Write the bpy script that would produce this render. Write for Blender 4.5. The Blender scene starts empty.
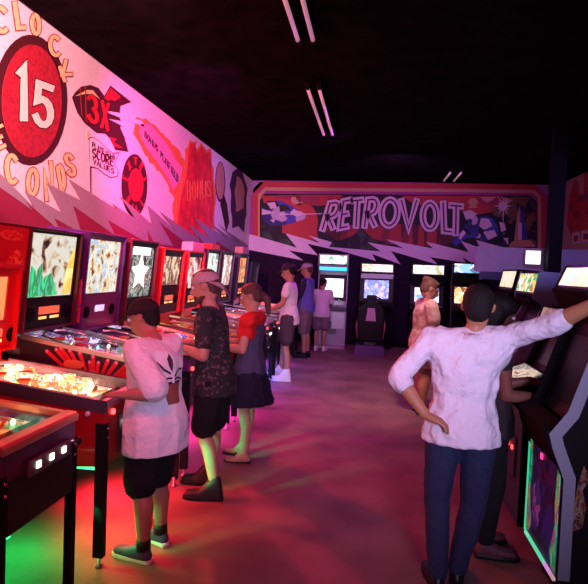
import bpy, bmesh, math, random
from mathutils import Vector, Matrix
random.seed(7)
C = bpy.context.scene.collection
PI = math.pi
def rad(a): return math.radians(a)

# ------------------------------------------------------------------ camera
F, CX, CY, CAMZ = 560.0, 294.0, 292.0, 1.7
YAW, PIT, ROLL = 0.136764, 0.041252, rad(2.3)
fw = Vector((-math.sin(YAW)*math.cos(PIT), math.cos(YAW)*math.cos(PIT), -math.sin(PIT)))
r0 = fw.cross(Vector((0, 0, 1))).normalized(); u0 = r0.cross(fw)
rt = r0*math.cos(ROLL) + u0*math.sin(ROLL); up = -r0*math.sin(ROLL) + u0*math.cos(ROLL)
cd = bpy.data.cameras.new('camera'); cam = bpy.data.objects.new('camera', cd); C.objects.link(cam)
cd.sensor_fit = 'HORIZONTAL'; cd.sensor_width = 36.0; cd.lens = F/588*36; cd.clip_start = 0.05
mw = Matrix((rt, up, -fw)).transposed().to_4x4(); mw.translation = (0, 0, CAMZ)
cam.matrix_world = mw
bpy.context.scene.camera = cam

def survey(px, py, axis, v):
    """point of a wall plane measured from the photograph"""
    d = fw + rt*((px-CX)/F) - up*((py-CY)/F); o = Vector((0, 0, CAMZ)); i = 'xyz'.index(axis)
    return o + d*((v-o[i])/d[i])

# ------------------------------------------------------------------ materials
_m = {}
def mat(name, col=(.5, .5, .5), rough=.5, metal=0., emit=None, es=0., noise=0., nscale=8., bump=0., bscale=40., spec=.5, coat=0.):
    if name in _m: return _m[name]
    m = bpy.data.materials.new(name); m.use_nodes = True; nt = m.node_tree; b = nt.nodes['Principled BSDF']
    b.inputs['Base Color'].default_value = (*col, 1); b.inputs['Roughness'].default_value = rough
    b.inputs['Metallic'].default_value = metal; b.inputs['Specular IOR Level'].default_value = spec
    b.inputs['Coat Weight'].default_value = coat
    if emit: b.inputs['Emission Color'].default_value = (*emit, 1); b.inputs['Emission Strength'].default_value = es
    tc = None
    if noise or bump: tc = nt.nodes.new('ShaderNodeTexCoord')
    if noise:
        n = nt.nodes.new('ShaderNodeTexNoise'); n.inputs['Scale'].default_value = nscale; n.inputs['Detail'].default_value = 6
        nt.links.new(tc.outputs['Object'], n.inputs['Vector'])
        r = nt.nodes.new('ShaderNodeValToRGB')
        r.color_ramp.elements[0].position = .3; r.color_ramp.elements[1].position = .7
        r.color_ramp.elements[0].color = (*[c*(1-noise) for c in col], 1)
        r.color_ramp.elements[1].color = (*[min(1, c*(1+noise)) for c in col], 1)
        nt.links.new(n.outputs['Fac'], r.inputs['Fac']); nt.links.new(r.outputs['Color'], b.inputs['Base Color'])
    if bump:
        n2 = nt.nodes.new('ShaderNodeTexNoise'); n2.inputs['Scale'].default_value = bscale; n2.inputs['Detail'].default_value = 4
        nt.links.new(tc.outputs['Object'], n2.inputs['Vector'])
        bp = nt.nodes.new('ShaderNodeBump'); bp.inputs['Strength'].default_value = bump; bp.inputs['Distance'].default_value = .05 if bscale < 20 and name.startswith('cloth') else .02
        nt.links.new(n2.outputs['Fac'], bp.inputs['Height']); nt.links.new(bp.outputs['Normal'], b.inputs['Normal'])
    _m[name] = m; return m

def art(name, palette, scale=9., es=0., seed=0., dist=.35, rough=.4, stretch=(1, 1, 1), soft=None):
    """printed artwork: irregular patches of a palette; es > 0 makes it glow"""
    if name in _m: return _m[name]
    soft = name.startswith('translite') if soft is None else soft
    m = bpy.data.materials.new(name); m.use_nodes = True; nt = m.node_tree; b = nt.nodes['Principled BSDF']
    L = nt.links.new; N = nt.nodes.new
    tc = N('ShaderNodeTexCoord'); mp = N('ShaderNodeMapping'); mp.inputs['Location'].default_value = (seed, seed*1.7, seed*.6)
    mp.inputs['Scale'].default_value = stretch
    L(tc.outputs['Object'], mp.inputs['Vector'])
    n = N('ShaderNodeTexNoise'); n.inputs['Scale'].default_value = scale*.8; n.inputs['Detail'].default_value = 5
    L(mp.outputs['Vector'], n.inputs['Vector'])
    mx = N('ShaderNodeVectorMath'); mx.operation = 'MULTIPLY_ADD'; mx.inputs[1].default_value = (dist, dist, dist)
    L(n.outputs['Color'], mx.inputs[0]); L(mp.outputs['Vector'], mx.inputs[2])
    v = N('ShaderNodeTexVoronoi'); v.inputs['Scale'].default_value = scale
    L(mx.outputs['Vector'], v.inputs['Vector'])
    sp = N('ShaderNodeSeparateColor'); L(v.outputs['Color'], sp.inputs['Color'])
    r = N('ShaderNodeValToRGB'); cr = r.color_ramp; cr.interpolation = 'CONSTANT'
    if soft:
        n2 = N('ShaderNodeTexNoise'); n2.inputs['Scale'].default_value = scale*.32; n2.inputs['Detail'].default_value = 3; n2.inputs['Distortion'].default_value = .5
        L(mp.outputs['Vector'], n2.inputs['Vector']); mr = N('ShaderNodeMapRange'); mr.inputs['From Min'].default_value = .28; mr.inputs['From Max'].default_value = .72
        L(n2.outputs['Fac'], mr.inputs['Value']); cr.interpolation = 'EASE'
    k = len(palette)
    cr.elements[0].position = 0; cr.elements[0].color = (*palette[0], 1)
    cr.elements[1].position = 1/k; cr.elements[1].color = (*palette[1], 1)
    for i in range(2, k):
        e = cr.elements.new(i/k); e.color = (*palette[i], 1)
    L(mr.outputs['Result'] if soft else sp.outputs['Red'], r.inputs['Fac']); 
    if soft: b.inputs['Base Color'].default_value = (.03, .03, .03, 1)
    else: L(r.outputs['Color'], b.inputs['Base Color'])
    b.inputs['Roughness'].default_value = rough
    if es:
        L(r.outputs['Color'], b.inputs['Emission Color'])
        b.inputs['Emission Strength'].default_value = es
    _m[name] = m; return m

def glass(name, tint=(1, 1, 1), refl=.12):
    if name in _m: return _m[name]
    m = bpy.data.materials.new(name); m.use_nodes = True; nt = m.node_tree; nt.nodes.clear()
    o = nt.nodes.new('ShaderNodeOutputMaterial'); t = nt.nodes.new('ShaderNodeBsdfTransparent'); t.inputs['Color'].default_value = (*tint, 1)
    g = nt.nodes.new('ShaderNodeBsdfGlossy'); g.inputs['Roughness'].default_value = .04
    fr = nt.nodes.new('ShaderNodeFresnel'); fr.inputs['IOR'].default_value = 1.45
    mx = nt.nodes.new('ShaderNodeMixShader')
    mu = nt.nodes.new('ShaderNodeMath'); mu.operation = 'MULTIPLY'; mu.inputs[1].default_value = .4; nt.links.new(fr.outputs['Fac'], mu.inputs[0]); nt.links.new(mu.outputs[0], mx.inputs['Fac']); nt.links.new(t.outputs[0], mx.inputs[1]); nt.links.new(g.outputs[0], mx.inputs[2])
    nt.links.new(mx.outputs[0], o.inputs['Surface']); _m[name] = m; return m

# ------------------------------------------------------------------ object helpers
def link(name, me, m=None, parent=None, loc=None, rot=None):
    o = bpy.data.objects.new(name, me); C.objects.link(o)
    if m is not None and me is not None:
        for q in (m if isinstance(m, (list, tuple)) else [m]): me.materials.append(q)
    if parent: o.parent = parent
    if loc is not None: o.location = loc
    if rot is not None: o.rotation_euler = rot
    return o
def obj(name, bm, m, parent=None, smooth=False, bevel=0, **k):
    bmesh.ops.recalc_face_normals(bm, faces=bm.faces)
    me = bpy.data.meshes.new(name); bm.to_mesh(me); bm.free()
    if smooth:
        for p in me.polygons: p.use_smooth = True
    o = link(name, me, m, parent, **k)
    if bevel:
        md = o.modifiers.new('bevel', 'BEVEL'); md.width = bevel; md.segments = 2; md.limit_method = 'ANGLE'
    return o
def tag(o, label, cat, group=None, kind=None):
    o['label'] = label; o['category'] = cat
    if group: o['group'] = group
    if kind: o['kind'] = kind
    return o
def empty(name, label, cat, loc=(0, 0, 0), rz=0, group=None):
    o = bpy.data.objects.new(name, None); C.objects.link(o); o.location = loc; o.rotation_euler = (0, 0, rz); o.empty_display_size = .1
    return tag(o, label, cat, group)
def box(bm, x0, x1, y0, y1, z0, z1, mi=0):
    v = [bm.verts.new(p) for p in ((x0, y0, z0), (x1, y0, z0), (x1, y1, z0), (x0, y1, z0), (x0, y0, z1), (x1, y0, z1), (x1, y1, z1), (x0, y1, z1))]
    for q in ((0, 3, 2, 1), (4, 5, 6, 7), (0, 1, 5, 4), (1, 2, 6, 5), (2, 3, 7, 6), (3, 0, 4, 7)):
        bm.faces.new([v[i] for i in q]).material_index = mi
def prism(bm, pts, f0, f1, mi=0):
    """closed outline pts extruded between the maps f0(p) and f1(p)"""
    a = [bm.verts.new(f0(p)) for p in pts]; b = [bm.verts.new(f1(p)) for p in pts]
    n = len(pts)
    bm.faces.new(a).material_index = mi; bm.faces.new(b[::-1]).material_index = mi
    for i in range(n):
        bm.faces.new((a[i], b[i], b[(i+1) % n], a[(i+1) % n])).material_index = mi
def tube(bm, pts, r, n=8, mi=0, cap=True):
    pts = [Vector(p) for p in pts]; rs = r if isinstance(r, (list, tuple)) else [r]*len(pts); rings = []
    for i, p in enumerate(pts):
        d = (pts[min(i+1, len(pts)-1)] - pts[max(i-1, 0)]).normalized()
        a = d.cross(Vector((0, 0, 1)) if abs(d.z) < .9 else Vector((1, 0, 0))).normalized(); b = d.cross(a)
        rings.append([bm.verts.new(p + (a*math.cos(2*PI*k/n) + b*math.sin(2*PI*k/n))*rs[i]) for k in range(n)])
    for i in range(len(rings)-1):
        for k in range(n): bm.faces.new((rings[i][k], rings[i][(k+1) % n], rings[i+1][(k+1) % n], rings[i+1][k])).material_index = mi
    if cap: bm.faces.new(rings[0]); bm.faces.new(rings[-1])
def bxo(name, dims, m, parent=None, bevel=0, **k):
    bm = bmesh.new(); box(bm, *dims); return obj(name, bm, m, parent, bevel=bevel, **k)
def tubeo(name, pts, r, m, parent=None, n=10, **k):
    bm = bmesh.new(); tube(bm, pts, r, n); return obj(name, bm, m, parent, smooth=True, **k)

# ------------------------------------------------------------------ palette
black = mat('black_gloss', (.008, .008, .010), .4, spec=.3)
blackm = mat('black_matte', (.007, .006, .008), .85, spec=.12)
chrome = mat('chrome', (.75, .75, .78), .22, 1.)
steel = mat('brushed_steel', (.55, .55, .57), .38, 1.)
darksteel = mat('dark_steel', (.12, .12, .13), .35, .9)
white = mat('white_plastic', (.8, .8, .8), .4)
redp = mat('red_plastic', (.7, .02, .03), .3)
orangep = mat('orange_plastic', (.8, .25, .05), .35)
yellowp = mat('yellow_plastic', (.8, .55, .05), .35)

# ------------------------------------------------------------------ the room
WX, BY, CZ, RX, FY = -2.9, 13.0, 3.76, 3.95, -2.5
def struct(name, dims, m):
    o = bxo(name, dims, m); o['kind'] = 'structure'; return o
floor_m = mat('floor_concrete', (.23, .14, .115), .55, spec=.18, noise=.3, nscale=2.2, bump=.12, bscale=9)
wall_l = mat('wall_paint_grey', (.34, .24, .29), .75, noise=.08)
wall_b = mat('wall_paint_purple', (.022, .010, .032), .9, noise=.1, spec=.1)
wall_r = mat('wall_paint_plum', (.16, .1, .18), .8)
struct('floor', (WX-.2, RX+.2, FY, BY+.2, -.1, 0), floor_m)
struct('ceiling', (WX-.2, RX+.2, FY, BY+.2, CZ, CZ+.1), mat('ceiling_black', (.010, .008, .010), 1., noise=.4, nscale=5, spec=0.))
struct('wall_left', (WX-.2, WX, FY, BY, 0, CZ), wall_l)
struct('wall_back', (WX-.2, RX+.2, BY, BY+.2, 0, CZ), wall_b)
struct('wall_right', (RX, RX+.2, FY, BY, 0, CZ), wall_r)
struct('wall_front', (WX-.2, RX+.2, FY-.1, FY, 0, CZ), wall_b)
bxo('baseboard_back', (WX, RX, BY-.02, BY, 0, .1), blackm)['kind'] = 'structure'
# steel column and the low purple partition at the right
struct('column', (2.34, 2.51, 7.95, 8.12, 0, CZ), mat('column_paint', (.010, .007, .018), .8, spec=.1))
part_m = mat('partition_paint', (.42, .32, .62), .75, noise=.05)
bm = bmesh.new()
prism(bm, [(1.46, 1.78), (1.44, 2.12), (RX, 2.12), (RX, 1.0), (2.0, 1.0), (1.9, 1.7)], lambda p: (p[0], 8.2, p[1]), lambda p: (p[0], 8.4, p[1]))
o = obj('wall_partition', bm, part_m); o['kind'] = 'structure'

struct('trim_1', (1.5, 1.93, 8.0, 8.2, 1.66, 1.77), mat('ledge_blue', (.03, .03, .16), .6))
# ------------------------------------------------------------------ painted mural helpers
def LW(px, py, h): p = survey(px, py, 'x', WX); return (WX+h, p.y, p.z)
def BW(px, py, h): p = survey(px, py, 'y', BY); return (p.x, BY-h, p.z)
def RW(px, py, h): p = survey(px, py, 'x', RX); return (RX-h, p.y, p.z)
def paint(name, W, polys, k, m, parent):
    """each painted shape is a raised flat piece of its own"""
    out = []
    for j, pts in enumerate(polys):
        h = .003*k + .0004*j; bm = bmesh.new()
        prism(bm, pts, lambda p: W(p[0], p[1], h-.0028), lambda p: W(p[0], p[1], h)); out.append(obj(name, bm, m, parent))
    return out
def ribbon(pts, w):
    pts = [Vector(p) for p in pts]; L, R = [], []
    closed = (pts[0]-pts[-1]).length < 1e-4
    if closed: pts = pts[:-1]
    n = len(pts)
    for i, p in enumerate(pts):
        a = pts[(i-1) % n] if (closed or i > 0) else None; b = pts[(i+1) % n] if (closed or i < n-1) else None
        d1 = (p-a).normalized() if a is not None else (b-p).normalized()
        d2 = (b-p).normalized() if b is not None else d1
        t = (d1+d2); t = t.normalized() if t.length > 1e-4 else d1
        nn = Vector((-t.y, t.x)); c = max(.45, nn.dot(Vector((-d1.y, d1.x))))
        e = 0
        if a is None: p = p - d1*w*.35
        if b is None: p = p + d2*w*.35
        L.append(p+nn*w/2/c); R.append(p-nn*w/2/c)
    if closed: return L, R, True
    return L, R, False
def arcp(cx, cy, rx, ry, a0, a1, n=12): return [(cx+rx*math.cos(rad(a0+(a1-a0)*i/n)), cy+ry*math.sin(rad(a0+(a1-a0)*i/n))) for i in range(n+1)]
GLY = {  # strokes in a 0..1 x 0..1 box, y up
 'A': [[(0, 0), (.5, 1), (1, 0)], [(.2, .38), (.8, .38)]], 'B': [[(0, 0), (0, 1)]+arcp(.45, .76, .45, .24, 90, -90, 6)+[(0, .52)], arcp(.45, .26, .5, .26, 90, -90, 6)+[(0, 0)]],
 'C': [arcp(.5, .5, .5, .5, 50, 310)], 'D': [[(0, 0), (0, 1)]+arcp(.35, .5, .6, .5, 90, -90, 8)+[(0, 0)]],
 'E': [[(.9, 1), (0, 1), (0, 0), (.9, 0)], [(0, .5), (.7, .5)]], 'F': [[(.9, 1), (0, 1), (0, 0)], [(0, .5), (.7, .5)]],
 'I': [[(.5, 0), (.5, 1)]], 'K': [[(0, 0), (0, 1)], [(.9, 1), (0, .45), (.95, 0)]], 'L': [[(0, 1), (0, 0), (.9, 0)]],
 'N': [[(0, 0), (0, 1), (1, 0), (1, 1)]], 'O': [arcp(.5, .5, .5, .5, 90, 450, 18)], 'P': [[(0, 0), (0, 1)]+arcp(.5, .75, .45, .25, 90, -90, 6)+[(0, .5)]],
 'R': [[(0, 0), (0, 1)]+arcp(.5, .73, .42, .27, 90, -90, 6)+[(.25, .46), (.95, 0)]], 'S': [arcp(.5, .75, .42, .25, 30, 250, 8)+arcp(.5, .25, .45, .25, 90, -150, 8)],
 'T': [[(0, 1), (1, 1)], [(.5, 1), (.5, 0)]], 'U': [[(0, 1), (0, .3)]+arcp(.5, .3, .5, .3, 180, 360, 8)+[(1, 1)]], 'V': [[(0, 1), (.5, 0), (1, 1)]],
 'X': [[(0, 0), (1, 1)], [(0, 1), (1, 0)]], 'Y': [[(0, 1), (.5, .5), (1, 1)], [(.5, .5), (.5, 0)]],
 '1': [[(.28, .90), (.5, 1), (.5, 0)]], '3': [arcp(.42, .76, .48, .24, 160, -70, 8)+arcp(.42, .26, .55, .27, 70, -160, 8)],
 '5': [[(.9, 1), (.1, 1), (.05, .55)]+arcp(.42, .32, .5, .32, 100, -150, 9)], "'": [[(.5, 1), (.4, .75)]],
 'M': [[(0, 0), (0, 1), (.5, .4), (1, 1), (1, 0)]], 'W': [[(0, 1), (.25, 0), (.5, .7), (.75, 0), (1, 1)]], 'G': [arcp(.5, .5, .5, .5, 50, 340)+[(.6, .4)]], '!': [[(.5, 1), (.5, .3)], [(.5, .1), (.5, 0)]],
}
def glyph(name, W, ch, quad, w, k, m, parent):
    """quad = px positions of bottom-left, bottom-right, top-left corner; w = stroke in px"""
    bl, br, tl = map(Vector, quad); ex, ey = br-bl, tl-bl; bm = bmesh.new()
    for j, st in enumerate(GLY[ch]):
        pts = [bl+ex*p[0]+ey*p[1] for p in st]; L, R, cl = ribbon(pts, w); h = .003*k+.0005*j; n = len(L)
        lo = [bm.verts.new(W(p.x, p.y, h-.0025)) for p in L+R]; hi = [bm.verts.new(W(p.x, p.y, h)) for p in L+R]
        rng = range(n if cl else n-1)
        for i in rng:
            q = (i+1) % n
            bm.faces.new((hi[i], hi[q], hi[n+q], hi[n+i])); bm.faces.new((hi[i], lo[i], lo[q], hi[q])); bm.faces.new((hi[n+i], hi[n+q], lo[n+q], lo[n+i]))
        if not cl:
            bm.faces.new((hi[0], hi[n], lo[n], lo[0])); bm.faces.new((hi[n-1], lo[n-1], lo[2*n-1], hi[2*n-1]))
    return obj(name, bm, m, parent)
def pm(name, col): return mat('paint_'+name, col, .7, noise=.06, nscale=20)
P_white = pm('white', (.86, .78, .78)); P_gold = pm('gold', (.95, .68, .32)); P_crim = pm('crimson', (.28, .01, .02)); P_dred = pm('dark_red', (.06, .003, .006))
P_red = pm('red', (.70, .01, .025)); P_cream = pm('cream', (.95, .9, .7)); P_grey = pm('grey_bolt', (.32, .25, .30)); P_pink = pm('pink', (.9, .3, .5))
P_orange = pm('orange', (.85, .22, .06)); P_black = pm('black', (.02, .01, .015)); P_lilac = pm('lilac', (.75, .55, .8)); P_blue = pm('blue', (.05, .05, .4))
P_tan = pm('tan', (.6, .32, .22)); P_mag = pm('magenta', (.35, .04, .3)); P_green = art('paint_ground', [(.03, .05, .04), (.01, .01, .02), (.04, .06, .06), (.02, .01, .03)], 5, 0, 3, .3, .7); P_brick = pm('brick', (.5, .04, .06))
P_plum = pm('plum', (.05, .02, .075)); P_maroon = pm('maroon', (.25, .03, .08)); P_night = pm('night', (.012, .012, .03))

# ------------------------------------------------------------------ left mural
ml = empty('wall_mural', 'long pale mural with a red 15 circle and 3X rocket above the pinball machines', 'mural', (WX, 8.5, 2.2))
def Lp(name, polys, k, m, par=ml):
    os_ = paint(name, LW, polys, k, m, None)
    for o in os_: o.parent = par; o.matrix_parent_inverse = Matrix.Translation((WX, 8.5, 2.2)).inverted() if par is ml else Matrix()
    return os_[0]
def Lg(name, ch, quad, w, k, m, par=ml):
    o = glyph(name, LW, ch, quad, w, k, m, None); o.parent = par
    o.matrix_parent_inverse = Matrix.Translation((WX, 8.5, 2.2)).inverted() if par is ml else Matrix()
    return o
bm = bmesh.new(); box(bm, WX, WX+.003, 2.4, 12.98, 1.8, CZ-.01); o = obj('painted_ground', bm, P_white); o.parent = ml; o.matrix_parent_inverse = Matrix.Translation((WX, 8.5, 2.2)).inverted()
def sub(n, ch, quad, w, lift, col, par): return Lg(n, ch, quad, w, lift, col, par)
em = Lp('round_emblem', [arcp(30, 100, 37, 65.5, 0, 350, 34)], 2, P_dred)
for i, q in enumerate([(31, 101, 30, 56.5)]): Lp('emblem_face', [arcp(q[0], q[1], q[2], q[3], 0, 350, 34)], 3, mat('paint_face_red', (.42, .012, .03), .7, noise=.35, nscale=30), em)
for ch, q, w in (('1', ((14, 118), (31, 119), (14, 68)), 8.), ('5', ((34, 122), (50, 128), (36, 83)), 6.6)):
    n_ = Lg('numeral', ch, q, w+2.2, 4, P_dred, em); Lg('numeral_fill', ch, q, w, 5, P_cream, n_)
def bub(ch, q, w=5.0):
    n_ = Lg('letter', ch, q, w+2.2, 2, P_crim); Lg('letter_fill', ch, q, w, 3, P_gold, n_)
bub('C', ((-6, 30), (8, 33), (-8, 6)), 4.5); bub('L', ((17.5, 28), (24, 27.5), (14, 3)), 4.2); bub('O', ((32, 34), (39, 34), (31, 15)), 3.6); bub('C', ((50, 55), (60, 56), (49, 36)), 3.4); bub('K', ((64, 81), (71, 74), (59, 67)), 3.2)
bub('E', ((-5, 150), (5, 145), (-8, 130)), 3.5); bub('C', ((6, 181), (17, 184), (6, 154)), 4.2); bub('O', ((27, 194), (36, 195), (28, 169)), 3.6); bub('N', ((46, 200), (52, 190), (44, 172)), 3.2); bub('D', ((61, 191), (65, 186), (57, 168)), 3.2); bub('S', ((67, 174), (75, 176), (64, 154)), 3.2)
rk = Lp('rocket', [[(71.5, 97.5), (75, 92), (81, 86.5), (90, 85), (98, 88), (104, 96), (110, 85.5), (131, 102), (120, 106), (119, 117), (121, 123), (120, 128), (124, 137), (128, 152), (115, 150), (110, 139), (105, 134), (96, 133), (84, 123), (77, 113)]], 2, P_dred)
Lp('tail_fin', [[(104, 98), (110, 88), (120, 97), (114, 101), (110, 99), (108, 101)]], 3, P_red, rk)
Lp('tail_fin', [[(108, 137), (116, 139), (113, 142), (122, 148), (114, 147)]], 3, P_red, rk)
Lp('nose_highlight', [[(75, 96), (86, 90), (92, 90), (99, 99), (92, 94), (84, 94)]], 3, P_gold, rk)
Lp('nose_stripe', [[(79, 88), (80, 87.4), (82, 117), (81, 115)], [(84, 86.5), (85.2, 86.2), (86.6, 122), (85.4, 121)]], 3, P_crim, rk)
Lp('exhaust', [[(107, 111), (119, 113), (142, 121), (144, 127), (128, 121), (108, 113)], [(108, 119), (120, 121), (134, 131), (128, 131), (120, 125)]], 3, P_white, rk)
for ch, q, w in (('3', ((88.5, 120), (96.5, 124), (87.5, 95)), 3.7), ('X', ((100.5, 127), (106.5, 130), (101, 101)), 2.8)): Lg('numeral', ch, q, w, 5, P_red, rk)
fl = Lp('flag', [[(87, 138), (92, 136.5), (99, 141), (107, 149), (113, 153), (119, 152), (114, 164), (118, 171), (117, 177), (110, 178), (103, 174), (97, 169), (91, 167.5), (91, 200), (90, 200), (89.6, 168), (88.5, 140)]], 2, P_dred)
Lp('flag_cloth', [[(89, 138.6), (92, 137.5), (99, 142), (107, 150), (113, 154), (118, 153.2), (113.2, 164), (117.2, 171), (116.2, 176), (110, 177), (103, 173), (97, 168), (90, 166)]], 3, P_white, fl)
Lp('finial', [arcp(87.2, 134.5, 1.5, 4, 0, 340, 10)], 3, P_gold, fl)
def word(txt, p0, p1, h0, h1, w, k, m, par, ratio=.7, vec=(0, -1)):
    n = len(txt); p0, p1 = Vector(p0), Vector(p1)
    for i, ch in enumerate(txt):
        a = p0.lerp(p1, i/n); b = p0.lerp(p1, (i+ratio)/n); h = h0+(h1-h0)*i/n
        if ch != ' ': Lg('letter', ch, (a, b, a+Vector(vec)*h), w, k, m, par)
word('PLAYFIELD', (91.5, 147), (114.5, 161), 5, 5, .8, 4, P_dred, fl)
word('SCORE', (91.5, 157), (114, 167), 8.5, 9, 1.4, 4, P_dred, fl)
word('VALUES', (92.5, 163.5), (114, 174.5), 5, 5, .9, 4, P_dred, fl)
eb = Lp('round_emblem', [arcp(134, 185.5, 13, 31.5, 0, 350, 30)], 2, P_dred)
Lp('emblem_face', [arcp(135.5, 185, 7.3, 16.5, 0, 350, 30)], 3, P_red, eb)
for i, ch in enumerate('EXTRA'):
    a = rad(195+i*38); cx, cy = 134.8+9.8*math.cos(a), 184+23*math.sin(a); t = Vector((-math.sin(a)*.42, math.cos(a))).normalized(); n_ = Vector((math.cos(a)*.5, math.sin(a))).normalized()
    c = Vector((cx, cy)); Lg('letter', ch, (c-t*1.5-n_*3.2, c+t*1.5-n_*3.2, c-t*1.5+n_*3.2), 1.2, 3, P_red, eb)
for i, ch in enumerate('BALL'):
    a = rad(140-i*32); cx, cy = 134.8+9.8*math.cos(a), 186+23*math.sin(a); t = -Vector((-math.sin(a)*.42, math.cos(a))).normalized(); n_ = -Vector((math.cos(a)*.5, math.sin(a))).normalized()
    c = Vector((cx, cy)); Lg('letter', ch, (c-t*1.5-n_*3.2, c+t*1.5-n_*3.2, c-t*1.5+n_*3.2), 1.2, 3, P_red, eb)
def jag(pts, amp, n=5, seed=1):
    r = random.Random(seed); out = []
    for i in range(len(pts)-1):
        a, b = Vector(pts[i]), Vector(pts[i+1])
        for j in range(n):
            p = a.lerp(b, j/n); out.append((p.x+r.uniform(-amp, amp), p.y+r.uniform(-amp, amp)))
    out.append(pts[-1]); return out
tr_t = [(134, 118), (145, 119), (158, 129), (164, 136), (172, 143), (180, 152), (185, 164)]
tr_b = [(181, 190), (175, 200), (168, 188), (160, 172), (152, 165), (146, 158), (140, 146), (133, 134)]
tr = Lp('smoke_trail', [jag(tr_t, 1.6, 3, 2)+jag([(185, 166), (180, 190), (174, 222), (172, 205)], 1, 3)+jag(tr_b[1:], 1.6, 3, 4)], 2, P_orange)
Lp('trail_fill', [[(140, 124), (150, 124), (160, 136), (168, 146), (175, 160), (182, 168), (179, 182), (173, 190), (166, 176), (155, 160), (146, 148), (139, 134)]], 3, P_pink, tr)
word('BONUS', (144, 137), (158, 153), 6, 6, .8, 4, P_plum, tr)
word('PLAYFIELD', (160, 157), (178, 184), 6, 8, .8, 4, P_plum, tr)
gj = Lp('bonus_cactus', [jag([(172, 236), (174, 214), (178, 192), (184, 168), (185, 150), (190, 140), (195, 142), (196, 150), (201, 143), (206, 150), (210, 149), (213, 170), (215, 200), (214, 228), (212, 240), (192, 244)], 1.0, 3, 9)], 4, P_orange)
Lp('cactus_fill', [[(176, 236), (177, 214), (181, 192), (187, 168), (187, 152), (190, 143), (194, 144), (196, 154), (201, 146), (205, 153), (209, 152), (211, 170), (213, 200), (212, 226), (210, 238), (192, 241)]], 5, mat('paint_bonus', (.72, .03, .04), .7, noise=.35, nscale=6), gj)
for i, ch in enumerate('BONUS'):
    x = 186.5+i*5.0; Lg('letter', ch, ((x, 200-i), (x+3.4, 201-i), (x, 181-i*.2)), 1.0, 6, P_orange, gj)
bl = Lp('balloon', [arcp(220, 182, 5, 20.5, 0, 350, 22)], 2, P_plum)
Lp('balloon_fill', [arcp(220, 181, 4, 18.5, 0, 350, 22)], 3, P_tan, bl)
Lp('bomb', [[(220, 204), (224, 195), (227, 205), (229, 222), (226, 232)]], 2, P_black)
bt = Lp('bush', [jag([(232, 228), (231, 200), (230, 185), (233, 172), (238, 168), (244, 176), (247, 190), (246, 215), (243, 232), (238, 226)], .9, 3, 12)], 2, P_plum)
Lp('bush_fill', [jag([(236, 212), (235, 190), (237, 176), (242, 180), (244, 192), (243, 208)], .6, 3, 13)], 3, P_tan, bt)
bolt = [(-20, 160), (0, 175.6), (32.5, 208), (23, 191), (60, 213), (45, 183), (80, 201), (67, 179), (114.7, 209), (110.8, 203.6), (134, 219), (119, 196.5), (151, 224.6), (146.7, 205.6), (176, 232), (159, 212), (196, 238), (187, 223.5), (208, 238), (193.5, 218), (226, 238), (207, 222), (234, 240), (217, 223.5), (240, 243), (228, 232), (247, 245)]
low = [(247, 254), (235, 246), (232, 252), (215, 241), (216, 250), (203.5, 245), (197, 235), (200, 248), (190, 247), (158, 222), (172, 246), (153, 243.5), (145.6, 230), (148, 244), (106, 220), (113.6, 235.6), (71, 205.6), (80, 233.5), (52, 218), (58, 231), (22, 200), (30, 210), (-20, 175)]
Lp('lightning_bolt', [bolt+low], 7, P_grey)
Lp('lower_band', [[(x, y) for x, y in bolt] + [(248, 262), (180, 262), (100, 262), (-20, 262)]], 6, pm('lower_band', (.26, .012, .05)))

# ------------------------------------------------------------------ back mural
mb = empty('wall_mural', 'wide back wall mural reading RETROVOLT between a blue spaceship and an armoured figure', 'mural', (.4, BY, 2.3))
MBI = Matrix.Translation((.4, BY, 2.3)).inverted()
def Bp(name, polys, k, m, par=mb):
    os_ = paint(name, BW, polys, k, m, None)
    for o in os_: o.parent = par; o.matrix_parent_inverse = MBI if par is mb else Matrix()
    return os_[0]
def Bg(name, ch, q, w, k, m, par=mb):
    o = glyph(name, BW, ch, q, w, k, m, None); o.parent = par; o.matrix_parent_inverse = MBI if par is mb else Matrix(); return o
Bp('border', [[(249, 180.5), (550, 184), (550, 252), (249, 252)]], 1, P_mag)
Bp('corner_patch', [[(249.5, 181), (265, 181), (250, 197)], [(533, 183.5), (549, 184), (549, 198)]], 2, pm('corner', (.3, .2, .5)))
def frame(name, x0, x1, y0, t, k, m):
    c = 7
    Bp(name, [[(x0, 250), (x0, y0+c), (x0+c, y0), (x1-c, y0+2.5), (x1, y0+c+2.5), (x1, 252), (x1-t, 252), (x1-t, y0+c+2.5+t*.4), (x1-c-t*.4, y0+2.5+t), (x0+c+t*.4, y0+t), (x0+t, y0+c+t*.4), (x0+t, 250)]], k, m)
frame('border_stripe', 253, 546, 182, 5.0, 2, P_brick)
frame('border_stripe', 258, 541, 187.3, 3.2, 2, P_tan)
Bp('night_sky', [[(260, 250), (260, 200), (265, 193.5), (530, 195.5), (537, 202), (537, 252)]], 2, P_night)
Bp('red_cloud', [[(262, 196), (300, 195), (340, 195), (343, 196), (332, 203), (322, 205), (312, 201), (300, 205), (280, 202), (264, 203)], [(402, 196), (500, 196), (512, 199), (504, 205), (492, 212), (470, 216), (452, 206), (440, 204), (415, 205)]], 3, P_brick)
Bp('planet', [[(270, 245), (282, 238)]+arcp(300, 222, 18, 21, 170, 380, 16)+[(318, 240)]], 3, P_brick)
Bp('letter_shadow', [[(322, 229), (350, 225), (400, 224), (440, 226), (468, 232), (450, 244), (430, 246), (395, 244), (360, 244), (335, 240)]], 3, art('paint_shadow_red', [(.40, .03, .05), (.10, .01, .03), (.40, .03, .05), (.22, .02, .05)], 4, 0, 3, .1, .7, stretch=(1.6, 1, .25)))
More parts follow.
